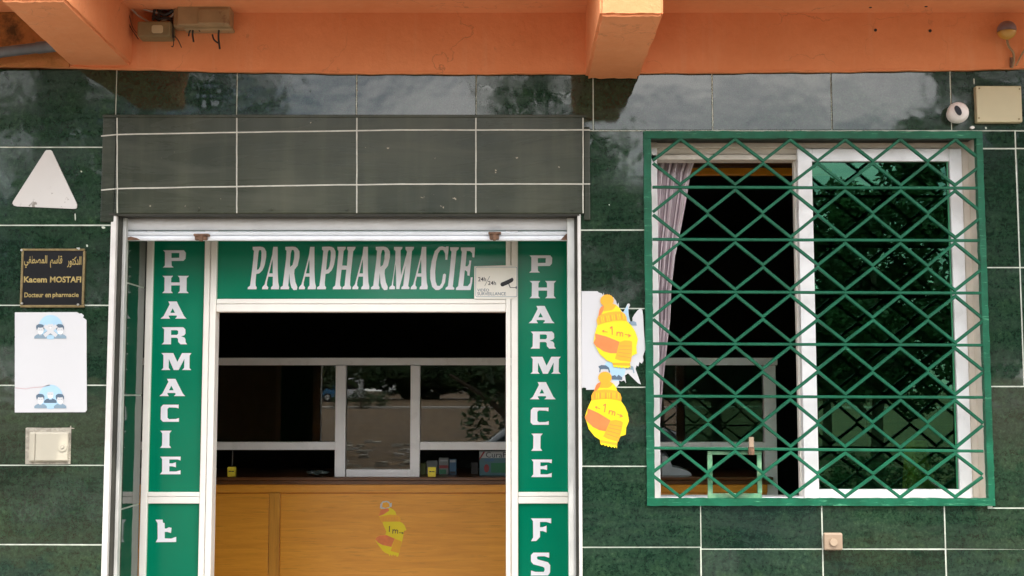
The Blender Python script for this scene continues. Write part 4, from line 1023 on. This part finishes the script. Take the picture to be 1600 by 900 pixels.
for q in bm.verts:
    a = math.atan2(q.co.y, q.co.x); f_ = 1 + .16 * math.sin(a * 6 + q.co.z * 5) * (0.6 - q.co.z)
    q.co = Vector((cc.x + q.co.x * f_ - q.co.z * .05, YY + q.co.y * f_, cc.z - .145 + q.co.z))
bm.verts.index_update()
cl = G().add([q.co for q in bm.verts], [[q.index for q in f.verts] for f in bm.faces], m_ycl).build('draped_cloth', None, True); bm.free()
tag(cl, 'mustard cloth hanging in folds beside the black chair inside the window', 'cloth')
st_ = G().box(cc.x - .16, cc.x + .16, YY - .12, YY + .16, cc.z - .475, cc.z - .457, m_woodd, .004)
for a in (-.14, .14):
    for b in (-.1, .14): st_.box(cc.x + a - .014, cc.x + a + .014, YY + b - .014, YY + b + .014, .1, cc.z - .476, m_woodd)
tag(st_.build('stool'), 'dark wooden stool carrying the mustard cloth inside the window', 'stool')

# ------------------------------------------------------------------ green window grille
gr = thing('window_grille', (X(1278), YG, WZ0), 'green painted steel window grille of diamond bars with a small serving flap', 'grille')
g = G(); q = .013
x0, x1, x2, x3 = X(1008, 500, YG), X(1020, 500, YG), X(1534, 500, YG), X(1544, 500, YG)
z0, z1, z2, z3 = Z(790, 1280, YG), Z(778.5, 1280, YG), Z(216.5, 1280, YG), Z(205.5, 1280, YG)
def strip(xa, xb, za, zb, n, horiz):
    vs = []; fs = []
    for i in range(n + 1):
        t = i / n; w_ = [random.uniform(-.0009, .0009) for _ in range(4)]
        if horiz:
            x = xa + (xb - xa) * t; r_ = [(x, YG - .006 + w_[0], za + w_[1]), (x, YG - .006 + w_[2], zb + w_[3]), (x, .012, zb + w_[3]), (x, .012, za + w_[1])]
        else:
            z = za + (zb - za) * t; r_ = [(xa + w_[1], YG - .005 + w_[0], z), (xb + w_[3], YG - .005 + w_[2], z), (xb + w_[3], .0125, z), (xa + w_[1], .0125, z)]
        vs += r_
    for i in range(n):
        for j in range(4): fs.append((i * 4 + j, i * 4 + (j + 1) % 4, i * 4 + 4 + (j + 1) % 4, i * 4 + 4 + j))
    fs += [(0, 1, 2, 3), (n * 4 + 3, n * 4 + 2, n * 4 + 1, n * 4)]
    g.add(vs, fs, m_greenf)
strip(x0, x3, z2, z3, 60, True); strip(x0, x3, z0, z1, 60, True); strip(x0, x1, z1 + .0005, z2 - .0005, 60, False); strip(x2, x3, z1 + .0005, z2 - .0005, 60, False)
g.build('outer_frame', gr, True)
hb = [(292.5, 294), (374, 376), (456, 458), (537, 539.5), (619, 621), (700, 705)]
br = .0046
def sqbar(pts, Y, r, name, mat=m_green):
    """bent square bar through photo points in the grille plane"""
    ps = [P(a, b, Y) for a, b in pts]; g = G(); lf = []; rt = []
    for i, p in enumerate(ps):
        d0 = (ps[i] - ps[i - 1]).normalized() if i else (ps[1] - ps[0]).normalized(); d1 = (ps[i + 1] - ps[i]).normalized() if i < len(ps) - 1 else d0
        n0, n1 = Vector((-d0.z, 0, d0.x)), Vector((-d1.z, 0, d1.x)); m_ = (n0 + n1); m_ = m_ / max(.5, m_.length) ; m_ = m_.normalized() * (r / max(.55, m_.normalized().dot(n0)))
        lf.append(p + m_); rt.append(p - m_)
    n = len(ps); dy = Vector((0, r, 0)); ch = r * .35
    vs = []
    for a, b in zip(lf, rt):
        k = (a - b).normalized() * ch
        vs += [a - dy - k, b - dy + k, b - dy + Vector((0, ch, 0)), b + dy, a + dy, a - dy + Vector((0, ch, 0))]
    fs = []
    for i in range(n - 1):
        for j in range(6): fs.append((i * 6 + j, i * 6 + (j + 1) % 6, i * 6 + 6 + (j + 1) % 6, i * 6 + 6 + j))
    fs += [tuple(range(6)), tuple(range((n - 1) * 6 + 5, (n - 1) * 6 - 1, -1))]
    return g.add(vs, fs, mat).build(name, gr)
for a, b in hb: sqbar([(1019.5, a), (1106, a + (b - a) * .17), (1278, (a + b) / 2), (1450, a + (b - a) * .8), (1536, b)], YG + .001, br * .92, 'cross_bar')
tops = [213.5] + [a for a, b in hb] + [780]; topr = [213.5] + [b for a, b in hb] + [781.5]
for k in range(7):
    for up in (True, False):
        pts = []
        for j in range(13):
            x = 1020 + 42.95 * j; t = j / 12
            ya, yb = tops[k] + (topr[k] - tops[k]) * t, tops[k + 1] + (topr[k + 1] - tops[k + 1]) * t
            mid = (ya + yb) / 2 + (-.4 if up else .4) * 5
            y = mid if j % 2 == 0 else ((ya + 4.5) if up else (yb - 4.5))
            pts.append((x + random.uniform(-.6, .6), y + random.uniform(-.6, .6)))
        sqbar(pts, YG + (.0002 if up else .0004), br * .95, 'zigzag_bar')
# little flap in the lower row
fl = G(); Yh = YG + .012
fl.pbox(1106, 705, 1190.5, 710.5, Yh, Yh + .008, m_fgreen, .0012); fl.pbox(1106, 771, 1190.5, 778.5, Yh, Yh + .008, m_fgreen, .0012)
fl.pbox(1106, 710.7, 1113.5, 770.8, Yh, Yh + .008, m_fgreen, .0012); fl.pbox(1183.5, 710.7, 1190.5, 770.8, Yh, Yh + .008, m_fgreen, .0012)
flap = fl.build('serving_flap', gr)
G().pbox(1170.5, 683, 1178, 699, YG - .010, YG - .004, m_bell, .001).pbox(1170, 699, 1179, 711, YG - .009, YG + .010, m_rust, .002).build('latch', flap)

# ------------------------------------------------------------------ across the street: trees, car, vans (mirrored in tiles and panes)
def tube_tree(name, h, cr, base, leafmat, n, seed, trunk_r=.16, squash=1.0):
    rnd = random.Random(seed); tg = G()
    tg.tube([(0, 0, -.3), (.05, .02, base * .6), (-.04, .05, base + .6), (.06, 0, h * .75)], trunk_r, m_bark, 8, .35)
    tips = []
    for k in range(9):
        a = k * 2.4 + rnd.uniform(-.3, .3); z0_ = base * .8 + (h * .6 - base * .8) * k / 9; L = cr * rnd.uniform(.55, .95)
        t = Vector((L * math.cos(a), L * math.sin(a), z0_ + L * rnd.uniform(.3, .8)))
        tg.tube([(0, 0, z0_), (t.x * .5, t.y * .5, z0_ + (t.z - z0_) * .6), t], trunk_r * .4, m_bark, 6, .3); tips.append(t)
    lv = []; lf = []
    cl_ = [(Vector((0, 0, (h + base) / 2 + .2)), cr * .75)]
    for k in range(26):
        a = rnd.uniform(0, 6.28); e = rnd.uniform(-1, 1); rr_ = cr * rnd.uniform(.45, 1.0) * math.sqrt(max(.05, 1 - e * e * .8))
        cl_.append((Vector((rr_ * math.cos(a), rr_ * math.sin(a), (h + base) / 2 + e * (h - base) / 2 * .92)), cr * rnd.uniform(.18, .38)))
    for k in range(n):
        c, r_ = rnd.choice(cl_)
        d = Vector((rnd.gauss(0, 1), rnd.gauss(0, 1), rnd.gauss(0, 1))).normalized() * r_ * rnd.uniform(.4, 1) ** .5
        p = c + Vector((d.x, d.y, d.z * squash))
        u = Vector((rnd.gauss(0, 1), rnd.gauss(0, 1), rnd.gauss(0, .6))).normalized(); v = u.cross(Vector((rnd.gauss(0, 1), rnd.gauss(0, 1), rnd.gauss(0, 1)))).normalized()
        s_ = rnd.uniform(.05, .12) * max(.7, cr / 2); i0 = len(lv)
        lv += [p - u * s_, p + v * s_ * .45, p + u * s_, p - v * s_ * .45]; lf.append((i0, i0 + 1, i0 + 2, i0 + 3))
    return tg, (lv, lf)
TREES = {}
def make_proto(kind, *a):
    tg, (lv, lf) = tube_tree(kind, *a)
    mt = bpy.data.meshes.new('trunk'); mt.from_pydata(tg.v, [], tg.f); mt.materials.append(m_bark)
    mc = bpy.data.meshes.new('crown'); mc.from_pydata(lv, [], lf); mc.materials.append(a[3])
    TREES[kind] = (mt, mc)
make_proto('broad', 7.2, 2.3, 1.9, m_leaf, 6500, 1)
make_proto('low', 6.4, 1.5, .8, m_leafd, 7500, 2)
make_proto('thick', 6.6, 1.9, 2.3, m_leafd, 15000, 5)
make_proto('bush', 2.2, 1.6, .1, m_leafd, 3000, 3)
def put_tree(kind, x, y, s, label, group, rz=0, name='street_tree', cat='tree'):
    o = thing(name, (x, y, gz(y)), label, cat, group); o.scale = (s,) * 3; o.rotation_euler = (0, 0, rz)
    for nm, me_ in zip(('trunk', 'crown'), TREES[kind]):
        c = bpy.data.objects.new(nm, me_); COL.objects.link(c); c.parent = o
    return o
gl_ = 'trees across the street mirrored in the glass'
put_tree('low', .35, -14, 1.08, 'drooping dark tree mirrored in the tiles above the doorway', gl_, .4)
near = [(-8.6, -24, 1.5, 'tall leafy tree across the street, mirrored in the tiles above the nameplate'), (-12.5, -25, 1.45, 'tall leafy tree across the street, second beyond the left beam'),
        (-5.6, -27, 1.02, 'shorter leafy tree whose top branch shows in the top tile row'), (-16.5, -26, 1.4, 'tall leafy tree at the far left of the mirrored street row'),
        (12.2, -22, 1.45, 'tall leafy tree mirrored in the tiles under the ball camera'), (16.5, -24, 1.5, 'tall leafy tree behind the one mirrored under the ball camera'),
        (20.5, -25, 1.4, 'last tall leafy tree on the right of the mirrored street row'), (8.9, -30, .95, 'smaller tree standing back behind the bushes by the window reflection'),
        (5.2, -34, .98, 'small tree mirrored low in the tiles left of the window'), (-21, -28, 1.4, 'outermost left tree of the mirrored street row'), (-9.5, -40, 1.1, 'small tree half hidden behind the tall left trees')]
for i, (x, y, s, lab) in enumerate(near): put_tree('broad', x, y, s, lab, gl_, i * 1.7)
dense = [(1.9, -13.4, .72, 'dense dark tree right of the drooping one, mirrored in the window pane'), (3.6, -14.2, .74, 'dense dark tree mirrored at the left stile of the window'), (5.2, -13.2, .69, 'dense dark tree mirrored in the middle of the tinted pane'),
         (6.8, -14.4, .86, 'dense dark tree mirrored at the right stile of the tinted pane'), (8.4, -13.3, .74, 'dense dark tree mirrored in the tiles right of the window')]
for i, (x, y, s, lab) in enumerate(dense): put_tree('thick', x, y, s, lab, gl_, i * 1.3)
hedge = [(2.2, -11.6, .62), (3.4, -11.8, .58), (4.5, -11.5, .60), (5.6, -11.7, .57), (6.8, -11.6, .61), (8.0, -11.8, .60)]
hl = ['under the first dense tree', 'left of the window reflection', 'low in the left of the tinted pane', 'low in the middle of the tinted pane', 'low in the right of the tinted pane', 'right of the window reflection']
for i, (x, y, s) in enumerate(hedge): put_tree('bush', x, y, s * .7, 'low dark roadside bush mirrored ' + hl[i], 'roadside bushes mirrored in the window', i * 1.1, 'bush', 'bush')
# far treeline: one distant mass
rnd = random.Random(12); fv = []; ff_ = []
lv_, lf_ = TREES['thick'][1], None
src = TREES['thick'][1]
for i in range(30):
    x = -52 + i * 3.2 + rnd.uniform(-1, 1); y = -128 - rnd.uniform(0, 25); k_ = rnd.uniform(1.7, 2.6); n0 = len(fv); a = rnd.uniform(0, 6)
    for v in src.vertices: fv.append((x + (v.co.x * math.cos(a) - v.co.y * math.sin(a)) * k_ * 1.5, y + (v.co.x * math.sin(a) + v.co.y * math.cos(a)) * k_, -3.3 + v.co.z * k_))
    ff_ += [[n0 + q for q in p.vertices] for p in src.polygons]
tl = G(); tl.add(fv, ff_, m_leafd); me_ = bpy.data.meshes.new('treeline'); me_.from_pydata(tl.v, [], tl.f); me_.materials.append(m_leafd)
to_ = bpy.data.objects.new('treeline', me_); COL.objects.link(to_); to_['kind'] = 'stuff'
bl_ = ['left', 'middle', 'right']
for i, (x, y, s) in enumerate([(-10.9, -88, .6), (-9.6, -90, .55), (-12.2, -86, .5)]):
    put_tree('bush', x, y, s, 'dark far off bush before the white van, %s of three' % ('second', 'third', 'first')[i], 'far bushes mirrored in the glass', i, 'bush', 'bush')
def vehicle(name, L, prof, W, mat, loc, label, cat, wheels, wr, windows):
    """side profile extruded across the width, with glazing and wheels"""
    t = thing(name, loc, label, cat)
    def off(p): return Vector(p) + Vector(loc)
    g = G(); n = len(prof)
    ins = .10
    lay = []
    for yy, k in ((-W / 2, 1), (-W / 2 + .08, 0), (W / 2 - .08, 0), (W / 2, 1)):
        lay.append([off((x + (ins * .3 * (1 if x < L / 2 else -1)) * k, yy + (.16 * (z > 1.0) * (1 if yy < 0 else -1)), z - .03 * k * (z > .4))) for x, z in prof])
    vs = [q for l_ in lay for q in l_]; fs = [tuple(range(n)), tuple(range(4 * n - 1, 3 * n - 1, -1))]
    for a in range(3):
        for i in range(n): fs.append((a * n + i, a * n + (i + 1) % n, (a + 1) * n + (i + 1) % n, (a + 1) * n + i))
    g.add(vs, fs, mat).build('body', t, True)
    for wpoly in windows:
        for sgn in (-1, 1):
            yy = sgn * (W / 2 + .012)
            g2 = G(); vs = [off((x, yy - sgn * .14 * (z > 1.0) , z)) for x, z in wpoly]; vs2 = [q - Vector((0, sgn * .03, 0)) for q in vs]
            k = len(vs); g2.add(vs + vs2, [tuple(range(k)), tuple(range(2 * k - 1, k - 1, -1))] + [(i, (i + 1) % k, (i + 1) % k + k, i + k) for i in range(k)], m_lens).build('window', t)
    for x in wheels:
        for sgn in (-1, 1):
            g3 = G(); y0_, y1_ = sgn * (W / 2 - .2), sgn * (W / 2 + .015)
            o1 = off((x, 0, wr)); g3.disc((o1.x, o1.z), wr, loc[1] + y0_, loc[1] + y1_, m_ink, 24); wo = g3.build('wheel', t)
            G().disc((o1.x, o1.z), wr * .6, loc[1] + y1_ - sgn * .01, loc[1] + y1_ + sgn * .012, m_galv, 18).build('rim', wo)
    return t
m_car = M('dark_teal_car_paint', (.03, .05, .055), .18, metal=.2, coat=.6)
m_truck = M('blue_truck_paint', (.03, .16, .32), .4); m_van = M('white_van_paint', (.75, .76, .78), .35)
carp = [(0, .25), (.05, .62), (.35, .78), (1.15, .90), (1.75, 1.36), (2.1, 1.45), (3.2, 1.46), (3.75, 1.25), (4.2, .95), (4.3, .6), (4.25, .25)]
vehicle('parked_car', 4.3, carp, 1.75, m_car, (-1.7, -7.4, -.126), 'dark parked car mirrored at the right of the counter glass', 'car', (.85, 3.45), .31,
        [[(1.42, .95), (1.9, 1.33), (2.5, 1.38), (2.5, .95)], [(2.56, .95), (2.56, 1.38), (3.15, 1.38), (3.65, 1.0), (3.6, .95)]])
vehicle('blue_truck', 6.2, [(0, .5), (0, 2.7), (4.2, 2.8), (4.25, 2.3), (5.4, 2.2), (6.0, 1.4), (6.2, 1.2), (6.2, .5)], 2.1, m_truck, (-23.5, -124, gz(-124)), 'blue truck far off mirrored in the counter glass left of the hatch', 'truck', (1.1, 5.0), .45,
        [[(4.5, 1.4), (4.5, 2.05), (5.3, 2.05), (5.75, 1.4)]])
van_ = vehicle('white_van', 5.6, [(0, .4), (.05, 2.5), (4.2, 2.55), (5.0, 1.7), (5.55, 1.3), (5.6, .4)], 2.0, m_van, (-15.9, -122, gz(-122)), 'white van far off mirrored in the hatch glass', 'van', (1.1, 4.5), .4,
        [[(.4, 1.4), (.4, 2.15), (3.0, 2.15), (3.0, 1.4)], [(3.2, 1.4), (3.2, 2.15), (4.1, 2.15), (4.6, 1.4)]])
G().box(-15.9 - .03, -15.9 + .0, -122.75, -121.25, gz(-122) + 1.35, gz(-122) + 2.1, m_lens).build('rear_window', van_)
van_.rotation_euler = (0, 0, -math.pi / 2)
# rubble on the open ground
g = G(); rnd = random.Random(4)
for i in range(900):
    x, y = rnd.uniform(-9, 5), -rnd.uniform(12, 34) if i < 500 else -rnd.uniform(12.5, 20); s_ = rnd.uniform(.03, .16)
    bmv = [Vector((x + s_ * rnd.uniform(.6, 1.3) * a, y + s_ * rnd.uniform(.6, 1.3) * b, gz(y) - .01 + s_ * .7 * rnd.uniform(.6, 1.2) * c)) for a in (-1, 1) for b in (-1, 1) for c in (0, 1)]
    g.add(bmv, [(0, 1, 3, 2), (4, 6, 7, 5), (0, 4, 5, 1), (2, 3, 7, 6), (0, 2, 6, 4), (1, 5, 7, 3)], m_kerb if i % 6 == 0 else m_mortar)
ro = g.build('rubble'); ro['kind'] = 'stuff'
